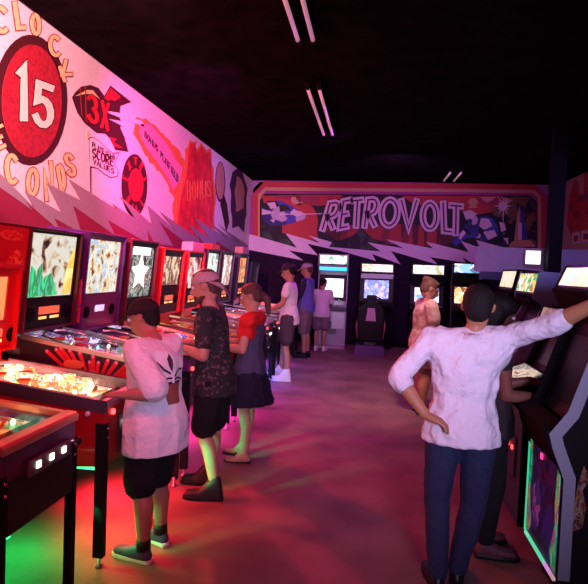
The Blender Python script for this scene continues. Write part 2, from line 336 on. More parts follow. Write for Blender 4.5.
Bp('ground', [[(261, 226), (270, 222), (283, 233), (300, 238), (330, 244), (352, 236), (362, 228), (372, 238), (388, 243), (400, 250), (261, 250)]], 4, P_green)
comic = art('paint_comic_blue', [(.05, .05, .4), (.03, .03, .2), (.05, .06, .45), (.55, .42, .7), (.01, .01, .04), (.06, .06, .5)], 3.6, 0, 2, .25, .7)
comic2 = art('paint_comic_ink', [(.03, .03, .2), (.05, .06, .45), (.6, .45, .7), (.01, .01, .03), (.01, .01, .05), (.6, .45, .7), (.04, .04, .3)], 4.6, 0, 5, .25, .7)
sh = Bp('spaceship', [[(261, 207), (268, 201), (280, 200.5), (290, 205), (298, 210), (306, 214), (305, 219), (296, 222), (285, 225), (270, 226), (263, 220)]], 5, comic)
Bp('fuselage_mark', [[(267, 203), (275, 202), (277, 208), (271, 209)], [(262, 209), (276, 213), (262, 215)], [(270, 220), (275, 219), (274, 223)], [(279, 213), (292, 214), (280, 216)], [(294, 209), (304, 214), (297, 217), (290, 213)]], 6, P_lilac, sh)
Bp('cockpit', [[(279, 204), (288, 206), (291, 210), (280, 212)]], 6, P_black, sh)
Bp('laser_beam', [[(290, 214), (322, 213.4), (322, 214.2), (290, 215)]], 6, P_lilac, sh)
LET = [('R', (322.5, 229.5), (333.5, 228), (330, 203.5)), ('E', (340, 228), (348, 226.5), (343.5, 201.5)), ('T', (351.5, 227), (360.5, 226), (353, 201)), ('R', (364.5, 226.5), (375, 225.5), (368, 200)),
       ('O', (381, 226), (397, 225.5), (382, 200)), ('V', (401, 228.5), (416, 228.5), (401.5, 200.5)), ('O', (422.5, 228.5), (436.5, 229.5), (423, 202.5)), ('L', (444, 231), (452, 232), (443, 203)), ('T', (450, 233.5), (461, 234.5), (450.5, 205.5))]
for ch, a, b, t in LET:
    bm = None
    l0 = Bg('letter', ch, (a, b, t), 8.0, 7, P_black); Bg('letter_face', ch, (a, b, t), 6.6, 8, P_lilac, l0); Bg('inline_groove', ch, (a, b, t), 1.5, 9, P_plum, l0)
rb = Bp('armoured_figure', [[(452, 242), (459, 232), (468, 222), (464, 214), (470, 210), (478, 216), (484, 216), (492, 218), (497, 226), (505, 234), (508, 242), (503, 246), (496, 240), (486, 244), (478, 238), (466, 238), (456, 246)]], 5, comic2)
Bp('armour_plate', [[(463, 212), (470, 210), (477, 214), (472, 218), (466, 220)], [(481, 218), (489, 219), (492, 226), (484, 230), (479, 226)], [(483, 232), (494, 230), (497, 236), (488, 240)], [(499, 222), (504, 223), (506, 230), (501, 232)], [(503, 238), (508, 238), (508, 245)], [(458, 236), (463, 230), (466, 233), (460, 240)]], 6, P_lilac, rb)
Bp('sky_mottle', [[(505, 197), (528, 197), (536, 203), (536, 248), (528, 240), (521, 205), (512, 225), (508, 222), (520, 200)], [(440, 205), (466, 206), (458, 214), (452, 208)]], 3, art('paint_mottle', [(.01, .01, .03), (.16, .09, .05), (.01, .01, .03), (.06, .03, .08), (.25, .04, .05)], 6, 0, 2, .3, .7))
Bp('cloud_mottle', [jag([(266, 196), (300, 195.5), (342, 196), (333, 203), (318, 206), (300, 203), (284, 207), (268, 203)], .8, 3, 8), jag([(462, 197), (500, 197), (513, 200), (502, 208), (490, 206), (478, 203)], .8, 3, 9)], 4, art('paint_cloud', [(.5, .04, .06), (.35, .03, .1), (.5, .04, .06), (.6, .3, .3), (.2, .02, .05)], 3.5, 0, 3, .3, .7))
Bp('bystander', [arcp(473, 202, 5, 4, 0, 350, 12), [(468, 208), (478, 208), (476, 205), (470, 205)]], 5, P_tan)
st = []
for i in range(24):
    r = 9.5 if i % 2 == 0 else 3.6
    if i % 4 == 2: r = 6.5
    st.append((503+r*math.cos(2*PI*i/24), 206+r*1.05*math.sin(2*PI*i/24)))
Bp('starburst', [st, [(502.4, 206), (503.6, 206), (503.3, 222), (502.7, 222)]], 6, P_lilac)
Bp('tree_blotch', [jag([(496, 200), (512, 196), (522, 197), (516, 206), (522, 214), (512, 222), (506, 216), (494, 216), (490, 208), (496, 200)], 1.5, 2, 5)], 4, pm('olive', (.16, .1, .06)))
Bp('launch_tower', [[(520, 206), (523, 214), (528, 240), (514, 240), (517, 215)]], 5, P_blue)
Bp('launch_tower', [[(519.5, 206), (520.5, 240), (514, 240), (517, 215)]], 6, P_tan)
Bp('tower_window', [[(518, 223), (521.5, 223), (521.5, 240), (518, 240)]], 7, P_lilac)
Bp('dome', [[(508, 247)]+arcp(522, 247, 13, 8, 180, 360, 10)], 5, P_tan)
ub = [(248, 233.6), (297, 247.8), (285.6, 233.4), (320, 243), (309, 235.5), (332, 242.3), (329, 247), (357, 249.3), (381, 251.6), (367.8, 242.4), (404, 248.5), (385.5, 239.3), (432.8, 248.6), (425.8, 241.6), (469, 252.4), (460.5, 240.9), (480, 248), (476, 240), (512, 250)]
lb = [(512, 262), (471, 262.5), (462, 257), (466, 263), (429.7, 257), (438, 264.7), (391, 251), (400.4, 264.4), (372, 254), (376, 261), (345, 252), (307.5, 243.7), (318, 255.3), (289, 250.5), (303.4, 260.5), (250, 250), (248, 250)]
Bp('lightning_bolt', [ub+lb], 10, P_lilac)
Bp('lower_band', [ub[:]+[(512, 285), (400, 285), (248, 285)]], 9, wall_b)

# right wall mural
mr = empty('wall_mural', 'pink and red wall mural beyond the dark column at the far right', 'mural', (RX, 11, 2.2))
MRI = Matrix.Translation((RX, 11, 2.2)).inverted()
def Rp(name, polys, k, m, par=mr):
    os_ = paint(name, RW, polys, k, m, None)
    for o in os_: o.parent = par; o.matrix_parent_inverse = MRI
    return os_[0]
Rp('painted_ground', [[(562, 177), (600, 160), (600, 252), (562, 252)]], 1, pm('rose', (.5, .3, .4)))
Rp('painted_building', [[(571, 192), (576, 178), (579, 186), (579, 195), (584, 194), (584, 168), (600, 164), (600, 232), (571, 236), (567, 224), (569, 205)]], 2, P_brick)
Rp('painted_shadow', [[(579, 195), (584, 194), (600, 190), (600, 196), (578, 202)], [(574, 212), (580, 211), (580, 217), (574, 218)], [(586, 208), (592, 207), (592, 213), (586, 214)], [(570, 204), (573, 204), (573, 210), (570, 210)], [(570, 226), (573, 226), (573, 231), (570, 231)]], 3, P_maroon)
Rp('painted_window', [[(573, 233), (580, 231.5), (580, 243), (573, 244)], [(582, 231), (600, 228), (600, 240), (582, 242.5)]], 4, P_lilac)
Rp('window_void', [[(574.5, 236), (578.5, 235), (578.5, 241), (574.5, 242)], [(584, 234), (590, 233), (590, 239), (584, 240)]], 5, P_maroon)

# ------------------------------------------------------------------ ceiling fluorescents
tube_m = mat('fluorescent_tube', (.85, .75, .78), .3, emit=(1, .45, .6), es=.28)  # tubes are unlit; weak pink emission stands in for reflected room light
tube_d = mat('fluorescent_tube_dim', (.85, .75, .78), .3, emit=(1, .6, .7), es=.16)  # unlit too, with less of the reflected light put in as emission
def fluoro(x, y0, y1, label, dz=.1, tm=tube_m, split=None, dx=.13):
    e = empty('fluorescent_light', label, 'ceiling light', (x, (y0+y1)/2, CZ), group='fluorescent fixtures on the ceiling'); L = (y1-y0)/2
    bxo('housing', (-.02-dx/2, .02+dx/2, -L, L, -dz+.035, 0), mat('housing_black', (.004, .004, .004), 1., spec=0.), e)
    for s in (-1, 1):
        segs = [(-L+.02, L-.02)] if split is None else [(-L+.02, split), (split+.06, L-.02)]
        for a, b in segs: tubeo('lamp_tube', [(s*dx/2, a, -dz), (s*dx/2, b, -dz)], .019, tm, e)
        for yy in (-L+.01, L-.01): bxo('lamp_holder', (s*dx/2-.025, s*dx/2+.025, yy-.015, yy+.015, -dz-.03, -dz+.04), blackm, e)
fluoro(-.655, 3.4, 4.86, 'pair of long fluorescent tubes on the black ceiling, cut by the top edge')
fluoro(-.72, 6.05, 8.2, 'two end-to-end pairs of fluorescent tubes in the middle of the black ceiling', split=.22, dx=.125)
fluoro(1.50, 10.9, 12.1, 'short dim fluorescent fixture on the ceiling nearest the back wall mural', tm=tube_d, dx=.2)

# ------------------------------------------------------------------ pinball machines
leg_m = mat('leg_black', (.008, .008, .009), .7, spec=.15)
warm = (1, .72, .38)
def lamp_mat(n, c, s): return mat(n, c, .4, emit=c, es=s)
bulb_w = lamp_mat('bulb_warm', (1, .75, .45), 7)
bulb_o = lamp_mat('bulb_amber', (1, .5, .15), 1.6)
bulb_r = lamp_mat('bulb_red', (1, .05, .05), 5)
led = {'green': lamp_mat('strip_green', (.05, 1, .3), 2.5), 'red': lamp_mat('strip_red', (1, .1, .08), 2.5), 'blue': lamp_mat('strip_blue', (.15, .25, 1), 2.5), 'pink': lamp_mat('strip_pink', (1, .1, .7), 2.5)}
def pinball(yc, label, body, glassart, playart, zf=.93, zr=1.06, bbcol=None, box_z=(1.12, 1.94), gz=(1.43, 1.88), rail=steel, glow='red', W=.56, BW_=.68, extra=None, cab=None, topper=None, bulbs=10, seed=0, disp='red', fx=-1.41, gm=.045, rh=.022, door=True):
    R = random.Random(seed); e = empty('pinball_machine', label, 'pinball machine', (fx, yc, 0), group='pinball machines along the left wall')
    h = W/2; D = 1.27; bbx = -.94
    def rz(x): return zf + (zr-zf)*(-x/D)
    bm = bmesh.new()
    for s in (-1, 1):
        prism(bm, [(0, .57), (0, zf-.012), (-D, zr-.012), (-D, .46)], lambda p: (p[0], s*h, p[1]), lambda p: (p[0], s*(h-.022), p[1]))
    box(bm, -.024, 0, -h+.022, h-.022, .57, zf-.03)
    prism(bm, [(0, .57), (-D, .46)], lambda p: (p[0], -h+.022, p[1]), lambda p: (p[0], h-.022, p[1])) if False else None
    v = [bm.verts.new(q) for q in ((0, -h+.02, .575), (0, h-.02, .575), (-D, h-.02, .465), (-D, -h+.02, .465))]; bm.faces.new(v)
    box(bm, -D-.02, -D, -h, h, .46, zr-.02)
    cb = obj('cabinet', bm, body, e, bevel=.003)
    # playfield with its furniture, under glass
    dz = .075
    bm = bmesh.new(); v = [bm.verts.new(q) for q in ((-.03, -h+.023, rz(0)-dz), (-.03, h-.023, rz(0)-dz), (-D, h-.023, rz(-D)-dz+.02), (-D, -h+.023, rz(-D)-dz+.02))]; bm.faces.new(v)
    pf = obj('playfield', bm, playart, e)
    def pz(x): return rz(x)-dz+.02*(-x/D)
    bxo('apron', (-.2, -.03, -h+.025, h-.025, rz(0)-dz, rz(0)-dz+.035), black, e, bevel=.004)
    for x, y in ((-.62, -.08), (-.72, .09), (-.80, -.05)):
        bm = bmesh.new(); tube(bm, [(x, y, pz(x)), (x, y, pz(x)+.035)], .028, 14); o = obj('bumper', bm, white, pf, smooth=True)
        tubeo('bumper_cap', [(x, y, pz(x)+.035), (x, y, pz(x)+.048), (x, y, pz(x)+.052)], [.04, .042, .03], orangep if seed % 2 else redp, o, n=16)
    for s in (-1, 1):
        tubeo('flipper', [(-.27, s*.13, pz(-.27)+.02), (-.24, s*.04, pz(-.24)+.02)], [.014, .008], yellowp, pf)
        tubeo('ramp', [(-.35, s*.2, pz(-.35)+.03), (-.6, s*.21, pz(-.6)+.05), (-.85, s*.18, pz(-.85)+.07), (-.9, s*.05, pz(-.9)+.07)], .009, chrome if seed % 3 else bulb_r, pf, n=6)
    for i in range(bulbs//2+3):
        x, y = R.uniform(-.88, -.36), R.uniform(-.06, h-.06); w_, l_ = R.uniform(.025, .05), R.uniform(.03, .07)
        bxo('plastic', (x-l_, x+l_, y-w_/2, y+w_/2, pz(x)+.012, pz(x)+R.uniform(.035, .055)), playart, pf, bevel=.004)
    for i in range(bulbs):
        x, y = R.uniform(-.9, -.25), R.uniform(-h+.05, h-.05)
        c = R.choice([bulb_w, bulb_w, bulb_w, bulb_r, lamp_mat('bulb_green', (.1, 1, .3), 4), lamp_mat('bulb_blue', (.2, .4, 1), 5)])
        tubeo('lamp', [(x, y, pz(x)+.004), (x, y, pz(x)+.02), (x, y, pz(x)+.03)], [.010, .012, .004], c, pf, n=8)
    bxo('glass', (-.035, -.93, -h+.02, h-.02, -.002, .001), glass('playfield_glass'), e, loc=(0, 0, rz(0)-.016), rot=(0, math.atan2(zr-zf, D), 0))
    for s in (-1, 1):
        bm = bmesh.new(); a = s*h; b = s*(h-.03)
        prism(bm, [(-.0, zf-rh), (-.0, zf+.004), (-.95, rz(-.95)+.006), (-.95, rz(-.95)-rh)], lambda p: (p[0], a+s*.003, p[1]), lambda p: (p[0], b, p[1]))
        obj('side_rail', bm, rail, e)
    bm = bmesh.new(); prism(bm, [(.012, zf-.035), (.016, zf-.005), (0, zf+.008), (-.05, zf+.012), (-.05, zf-.02)], lambda p: (p[0], -h-.006, p[1]), lambda p: (p[0], h+.006, p[1])); obj('lockbar', bm, rail, e, bevel=.003)
    # front furniture
    if door:
        cdr = bxo('coin_door', (0, .012, -.13, .13, .60, .83), darksteel, e, bevel=.004)
        for s in (-1, 1):
            bxo('coin_slot', (.012, .02, s*.05-.018, s*.05+.018, .75, .775), lamp_mat('slot_lamp', (1, .85, .75), 4), cdr)
            bxo('coin_return', (.012, .018, s*.06-.03, s*.06+.03, .63, .68), black, cdr)
        tubeo('coin_lock', [(.012, 0, .72), (.022, 0, .72)], .012, chrome, cdr)
        tubeo('start_button', [(0, -.2, .86), (.014, -.2, .86)], .016, bulb_r, e)
    pl = tubeo('plunger', [(0, .2, .84), (.05, .2, .84)], .008, chrome, e); tubeo('plunger_knob', [(.05, .2, .84), (.065, .2, .84), (.075, .2, .84)], [.012, .02, .012], black, pl)
    for s in (-1, 1): tubeo('flipper_button', [(-.1, s*h, zf-.07), (-.1, s*(h+.012), zf-.07)], .014, white, e)
    for x, s in ((-.02, -1), (-.02, 1), (-D+.04, -1), (-D+.04, 1)):
        bm = bmesh.new(); t = .004; y = s*(h+.004); q = 1 if x > -.5 else -1; zt = zf-.12 if q > 0 else .85
        prism(bm, [(0, 0), (q*.0, s*0)], lambda p: p, lambda p: p) if False else None
        box(bm, x-q*.03 if q > 0 else x-.0, x+q*.028 if q > 0 else x+.05, min(y, y+s*.006), max(y, y+s*.006), .06, zt)
        xa = x+q*.022; box(bm, min(xa, xa+q*.006), max(xa, xa+q*.006), min(y, y-s*.035), max(y, y-s*.035), .06, zt)
        lg = obj('leg', bm, leg_m, e)
        tubeo('leg_foot', [(x, y-s*.015, 0), (x, y-s*.015, .012), (x, y-s*.015, .02), (x, y-s*.015, .07)], [.022, .022, .008, .008], steel, lg)
        for zz in (zt-.03, zt-.08): tubeo('leg_bolt', [(xa+q*.004, y-s*.02, zz), (xa+q*.012, y-s*.02, zz)], .008, chrome, lg, n=6)
    # backbox
    bb = BW_/2; z0, z1 = box_z; bc = bbcol or body
    bm = bmesh.new()
    for s in (-1, 1): prism(bm, [(bbx+.045, z0), (bbx+.03, z1), (-D-.02, z1), (-D-.02, z0)], lambda p: (p[0], s*bb, p[1]), lambda p: (p[0], s*(bb-.02), p[1]))
    box(bm, -D-.02, bbx+.03, -bb+.02, bb-.02, z1-.02, z1); box(bm, -D-.02, bbx+.03, -bb+.02, bb-.02, z0, z0+.02); box(bm, -D-.02, -D, -bb+.02, bb-.02, z0, z1)
    box(bm, -D+.05, bbx-.02, -.2, .2, zr-.03, z0)
    bx_ = obj('backbox', bm, bc, e, bevel=.003)
    bm = bmesh.new(); g = bb-gm
    box(bm, bbx-.02, bbx+.006, -bb+.02, bb-.02, gz[1], z1-.02); box(bm, bbx-.02, bbx+.006, -bb+.02, -g, gz[0], gz[1]); box(bm, bbx-.02, bbx+.006, g, bb-.02, gz[0], gz[1]); box(bm, bbx-.02, bbx+.006, -bb+.02, bb-.02, gz[0]-.02, gz[0])
    obj('backglass_frame', bm, cab or black, e)
    tl = []
    bgl = bxo('backglass', (bbx-.014, bbx-.004, -g, g, gz[0], gz[1]), glassart, e)
    sp = bxo('speaker_panel', (bbx-.01, bbx+.012, -bb+.022, bb-.022, z0+.02, gz[0]-.02), cab or black, e)
    zc = (z0+gz[0])/2
    for s in (-1, 1): tubeo('speaker', [(bbx+.012, s*.225, zc), (bbx+.018, s*.225, zc)], .05, blackm, sp, n=20)
    dc = {'red': ((1, .16, .08), 1.3), 'white': ((.8, .7, 1), 1.5), 'orange': ((1, .35, .05), 1.)}[disp]
    dw = .13 if disp == 'red' else .08; bxo('score_display', (bbx+.012, bbx+.016, -dw, dw, zc-.005, zc+.05), art('dmd_'+disp, [tuple(c*.15 for c in dc[0]), dc[0], tuple(c*.5 for c in dc[0])], 45, dc[1]), sp)
    if disp == 'red': bxo('display_lamp', (bbx+.012, bbx+.016, -.12, -.03, zc-.04, zc-.022), bulb_o, sp); bxo('display_lamp', (bbx+.012, bbx+.016, .02, .13, zc-.04, zc-.022), bulb_o, sp)
    RM = Matrix.Translation((bbx, 0, z0)) @ Matrix.Rotation(.10, 4, 'Y') @ Matrix.Translation((-bbx, 0, -z0))
    for o_ in e.children:
        if o_.name.split('.')[0] in ('backbox', 'backglass_frame', 'backglass', 'speaker_panel'): o_.matrix_local = RM
    bxo('underglow_strip', (-D+.2, -.15, -.01, .01, .44, .452), led[glow], e)
    if topper: topper(e, bbx+.08, z1-.01)
    if extra: extra(e, h, bb, bbx, rz, D, z0, z1, gz, bgl, cb, bx_)
    return e
cream = (.95, .82, .6); brn = (.35, .12, .04); wht = (1, .95, .85)
blk = (.03, .01, .02)
GA = {
 'A': art('translite_a', [(1, .8, .5), (.9, .2, .1), (.3, .1, .3)], 9, 1.2, 1),
 'B': art('translite_b', [(1, .5, .4), (.9, .1, .1), (.8, .3, .1)], 9, 1.2, 2),
 'C': art('translite_c', [(.25, .08, .05), (.7, .45, .25), cream, wht, wht, (.85, .7, .5), (.4, .2, .1), blk], 26, .8, 3, .3),
 'D': art('translite_d', [blk, (.35, .12, .05), (.85, .6, .3), cream, wht, (.45, .6, .85), (.9, .75, .4), (.25, .1, .06)], 34, 1., 4.4, .3),
 'E': art('translite_e', [blk, (.04, .12, .08), (.02, .02, .02), (.5, .6, .5), (.05, .05, .12), (.7, .6, .5), blk], 26, .9, 5),
 'F': art('translite_f', [wht, (.9, .6, .3), cream, (.4, .15, .1), blk, (.8, .5, .3)], 24, .9, 6.3, .2),
 'G': art('translite_g', [wht, (.6, .7, 1), (.9, .8, .6), (.9, .2, .2), blk], 19, 1., 7),
 'H': art('translite_h', [wht, (.85, .85, 1), (.6, .8, .6), wht, (.2, .3, .3)], 15, 1.1, 8),
 'I': art('translite_i', [wht, (.95, .9, .8), (.5, .2, .2), wht], 15, 1.1, 9),
 'J': art('translite_j', [(1, .5, .15), (.9, .75, .3), (.3, .1, .05), (1, .3, .1)], 16, 1.3, 10),
}
PA = {
 'warm': art('playfield_warm', [(1, .75, .4), (1, .5, .2), (.6, .2, .08), (1, .85, .6), (.5, .15, .05), (1, .95, .8)], 22, 1.6, 2, .3),
 'multi': art('playfield_multi', [(.7, .25, .08), (.9, .8, .5), (.05, .4, .12), (.9, .6, .1), (.3, .05, .08), (.8, .3, .3)], 16, .9, 5, .3),
 'cool': art('playfield_cool', [(.12, .05, .3), (.5, .25, .6), (.7, .7, .9), (.05, .05, .1), (.1, .3, .25), (.3, .04, .1)], 14, .9, 6, .35),
 'pink': art('playfield_pink', [(.8, .2, .4), (.2, .03, .1), (.9, .7, .6), (.3, .05, .2)], 14, .9, 7, .3),
 'blue': art('playfield_blue', [(.1, .1, .7), (.8, .7, 1), (.9, .3, .1), (.15, .05, .4)], 12, .9, 8, .3),
 'gold': art('playfield_gold', [(.9, .6, .15), (.9, .8, .6), (.3, .3, .2), (.8, .4, .1)], 12, .6, 9, .3),
}
def body(n, c): return mat('cabinet_'+n, c, .35, coat=.3)
def exA(e, h, bb, bbx, rz, D, z0, z1, gz, bgl, cb, bx_):
    fp = bxo('front_panel', (0, .010, -.245, .245, .575, .80), mat('front_panel_black', (.012, .006, .012), .6), e, bevel=.003)
    lp = bxo('lamp_panel', (.010, .022, -.12, .20, .775, .845), mat('lamp_panel_grey', (.12, .08, .12), .4), fp, bevel=.003)
    for y in (-.06, .04, .14): bxo('coin_lamp', (.022, .028, y-.014, y+.014, .80, .828), lamp_mat('slot_lamp', (1, .85, .75), 4), lp)
def exB(e, h, bb, bbx, rz, D, z0, z1, gz, bgl, cb, bx_):
    for x, y in ((-.5, .10), (-.38, .18)): pass
def exC(e, h, bb, bbx, rz, D, z0, z1, gz, bgl, cb, bx_):
    # black side artwork with red rays and orange discs
    bm = bmesh.new(); y = -h-.001
    prism(bm, [(-.01, .60), (-.01, rz(0)-.03), (-.95, rz(-.95)-.03), (-.95, .52)], lambda p: (p[0], y+.0005, p[1]), lambda p: (p[0], y-.0015, p[1])); sd = obj('side_artwork', bm, P_black, cb)
    rays = bmesh.new(); tips = bmesh.new(); R = random.Random(3); cx, cz = -.40, .80
    for i in range(22):
        a = rad(8+i*7.6+R.uniform(-2, 2)); r0_, r1_ = .08, R.uniform(.24, .40)+.12*abs(math.cos(a)); w0, w1 = .006, .014
        d = (math.cos(a), math.sin(a)); n = (-d[1], d[0]); yy = y-.0022-.0001*i
        q = []
        for rr, w in ((r0_, w0), (r1_, w1)):
            x, z = cx+d[0]*rr, cz+d[1]*rr*.85
            q += [(x+n[0]*w, z+n[1]*w), (x-n[0]*w, z-n[1]*w)]
        if max(abs(q[2][0]-cx), 0) > .52: continue
        lim = min(rz(q[2][0])-.035 - q[2][1], 0)
        q = [q[0], q[1], (q[3][0], q[3][1]+lim), (q[2][0], q[2][1]+lim)]
        prism(rays, q, lambda p: (p[0], yy, p[1]), lambda p: (p[0], yy-.0008, p[1]))
        tx, tz = (q[2][0]+q[3][0])/2, (q[2][1]+q[3][1])/2
        prism(tips, [(tx+.011*math.cos(k), tz+.011*math.sin(k)) for k in (0, .8, 1.6, 2.4, 3.1, 3.9, 4.7, 5.5)], lambda p: (p[0], yy-.001, p[1]), lambda p: (p[0], yy-.0016, p[1]))
    obj('painted_ray', rays, P_red, sd); obj('ray_tip', tips, P_pink, sd)
    bm = bmesh.new(); prism(bm, [(-.02, .60), (-.02, .77), (-.16, .84), (-.34, .91), (-.62, .93), (-.80, .87), (-.94, .80), (-.94, .54)], lambda p: (p[0], y-.006, p[1]), lambda p: (p[0], y-.008, p[1])); obj('painted_saucer', bm, P_red, sd)
    bm = bmesh.new()
    for x, z, a in ((-.55, 1.0, .075), (-.41, .945, .05)):
        prism(bm, [(x+a*math.cos(k*PI/9), z+a*.4*math.sin(k*PI/9)) for k in range(18)], lambda p: (p[0], y-.009, p[1]), lambda p: (p[0], y-.011, p[1]))
    obj('painted_disc', bm, P_orange, sd)
    # red backbox side with sepia figures, and the green and yellow patches of the backglass
    yb = -bb-.001; bxo('side_wrap', (-1.24, bbx+.01, yb-.0006, yb+.0005, z0+.03, z1-.02), body('side_red', (.45, .03, .04)), bx_)
    bm = bmesh.new(); yb -= .001
    for cx_, cz_, a, b in ((-1.05, 1.84, .085, .035), (-1.0, 1.66, .06, .09), (-1.08, 1.5, .05, .05), (-1.0, 1.33, .045, .10)):
        prism(bm, [(cx_+a*math.cos(k*PI/8), cz_+b*math.sin(k*PI/8)) for k in range(16)], lambda p: (p[0], yb, p[1]), lambda p: (p[0], yb-.002, p[1]))
    obj('side_artwork', bm, art('sepia_figures', [(.8, .35, .15), (.5, .03, .03), (.7, .2, .1)], 22, 0, 2), bx_)
    gx = bbx-.003
    bm = bmesh.new(); prism(bm, jag([(-.29, 1.44), (-.29, 1.55), (-.24, 1.66), (-.19, 1.58), (-.14, 1.68), (-.10, 1.56), (-.02, 1.60), (.06, 1.52), (.10, 1.44)], .012, 3, 4)+[(-.1, 1.435)], lambda p: (gx, p[0], p[1]), lambda p: (gx+.002, p[0], p[1])); obj('green_artwork', bm, art('translite_green', [(.02, .5, .15), (.05, .75, .3), (.02, .25, .08), (.1, .6, .4)], 30, 1.1, 5, .2, stretch=(1, 2, .6)), bgl)
    bm = bmesh.new(); prism(bm, [(.17, 1.44), (.29, 1.44), (.29, 1.80), (.23, 1.72), (.19, 1.6)], lambda p: (gx, p[0], p[1]), lambda p: (gx+.002, p[0], p[1])); obj('yellow_artwork', bm, art('translite_yellow', [(.95, .7, .1), (.9, .5, .1), (1, .8, .3)], 16, 1.2, 5), bgl)
def exD(e, h, bb, bbx, rz, D, z0, z1, gz, bgl, cb, bx_):
    yb = -bb-.001; bm = bmesh.new(); prism(bm, [(bbx+.028, 1.20), (bbx+.012, 1.55), (-1.12, 1.5), (-1.2, 1.25)], lambda p: (p[0], yb, p[1]), lambda p: (p[0], yb-.002, p[1]))
    obj('side_artwork', bm, art('red_purple_art', [(.8, .03, .05), (.3, .05, .4), (.7, .1, .2)], 14, 0, 5), bx_)
def star(e, h, bb, bbx, rz, D, z0, z1, gz, bgl, cb, bx_):
    zc = 1.62; pts = []
    for i in range(10):
        r = .22 if i % 2 == 0 else .11
        pts.append((r*math.sin(i*PI/5), zc-.02+r*math.cos(i*PI/5)*.85))
    gx = bbx-.003; bm = bmesh.new(); prism(bm, pts, lambda p: (gx, p[0], p[1]), lambda p: (gx+.002, p[0], p[1])); obj('star_artwork', bm, lamp_mat('star_glow', (1, .95, .75), 1.6), bgl)
    bxo('title_artwork', (bbx-.003, bbx, -.22, .2, 1.78, 1.86), lamp_mat('title_glow', (1, .95, .8), 1.4), bgl)
def redtop(c, zt=.10, wy=.2):
    def f(e, bbx, z1):
        bm = bmesh.new(); prism(bm, [(-wy, z1), (wy, z1), (wy*.9, z1+zt), (-wy*.9, z1+zt)], lambda p: (bbx+.03, p[0], p[1]), lambda p: (bbx-.12, p[0], p[1])); obj('topper', bm, c, e, bevel=.008)
    return f
pinball(2.275, 'dark purple pinball machine cut by the left edge, its three coin lights glowing', body('plum', (.12, .03, .12)), GA['A'], PA['multi'], rail=mat('copper_rail', (.75, .35, .22), .3, .6), glow='green', seed=1, zf=.95, extra=exA, door=False)
pinball(3.15, 'red pinball machine with a bright warm playfield, played by the child in white', body('red', (.30, .008, .012)), GA['B'], PA['warm'], glow='green', seed=3, bbcol=body('bright_red', (.70, .006, .015)), bulbs=40, BW_=.50, box_z=(1.1, 1.66), gz=(1.3, 1.58), gm=.10, cab=body('bright_red', (.70, .006, .015)), rail=mat('band_steel', (.22, .2, .25), .35, .8), rh=.065)
pinball(3.80, 'pinball machine with a green and cream backglass and red rays painted on its side', body('black_red', (.05, .01, .02)), GA['C'], PA['cool'], zf=1.03, zr=1.22, bbcol=body('side_dark_red', (.10, .008, .02)), glow='red', seed=4, extra=exC, box_z=(1.19, 1.92))
pinball(4.56, 'pinball machine with a purple cabinet and cream backglass, second lit screen of the row', body('purple', (.10, .015, .16)), GA['D'], PA['pink'], zf=.97, zr=1.13, cab=body('magenta', (.20, .02, .15)), glow='green', seed=5, disp='white', extra=exD, rail=darksteel)
pinball(5.36, 'pinball machine in a crimson cabinet whose dark backglass shows a white star', body('crimson', (.16, .008, .03)), GA['E'], PA['blue'], zf=.96, zr=1.1, glow='green', seed=6, disp='orange', extra=star, box_z=(1.12, 1.93), gz=(1.36, 1.86), rail=darksteel)
pinball(6.22, 'bright red pinball machine right behind the capped man, with a cream backglass', body('signal_red', (.62, .006, .018)), GA['F'], PA['gold'], glow='pink', seed=7, box_z=(1.12, 1.88), gz=(1.46, 1.79))
pinball(7.05, 'bright red pinball machine with a pale pink topper over its backglass', body('signal_red2', (.62, .01, .03)), GA['G'], PA['gold'], glow='pink', seed=8, box_z=(1.12, 1.88), gz=(1.4, 1.8), topper=redtop(mat('pink_topper', (.8, .25, .4), .5), .12, .25))
pinball(7.85, 'dark pinball machine with a tall white backglass and a red dome topper', body('dark_a', (.05, .02, .05)), GA['H'], PA['cool'], glow='blue', seed=9, gz=(1.35, 1.88), topper=redtop(redp, .08, .22))
pinball(8.68, 'dark pinball machine with a narrow glowing white backglass, played by the man in white', body('dark_b', (.06, .02, .06)), GA['I'], PA['cool'], glow='blue', seed=10, gz=(1.40, 1.88))
pinball(9.75, 'dark pinball machine with an orange backglass, last lit one before the back corner', body('dark_c', (.04, .02, .08)), GA['J'], PA['blue'], glow='blue', seed=11, gz=(1.42, 1.86), topper=redtop(mat('wood_topper', (.5, .2, .2), .6), .12, .2))
pinball(10.75, 'unlit dark pinball machine standing last in the row by the back corner', body('dark_d', (.03, .02, .06)), mat('dead_backglass', (.03, .02, .05), .3), PA['cool'], glow='blue', seed=12, gz=(1.42, 1.86), box_z=(1.12, 1.8))

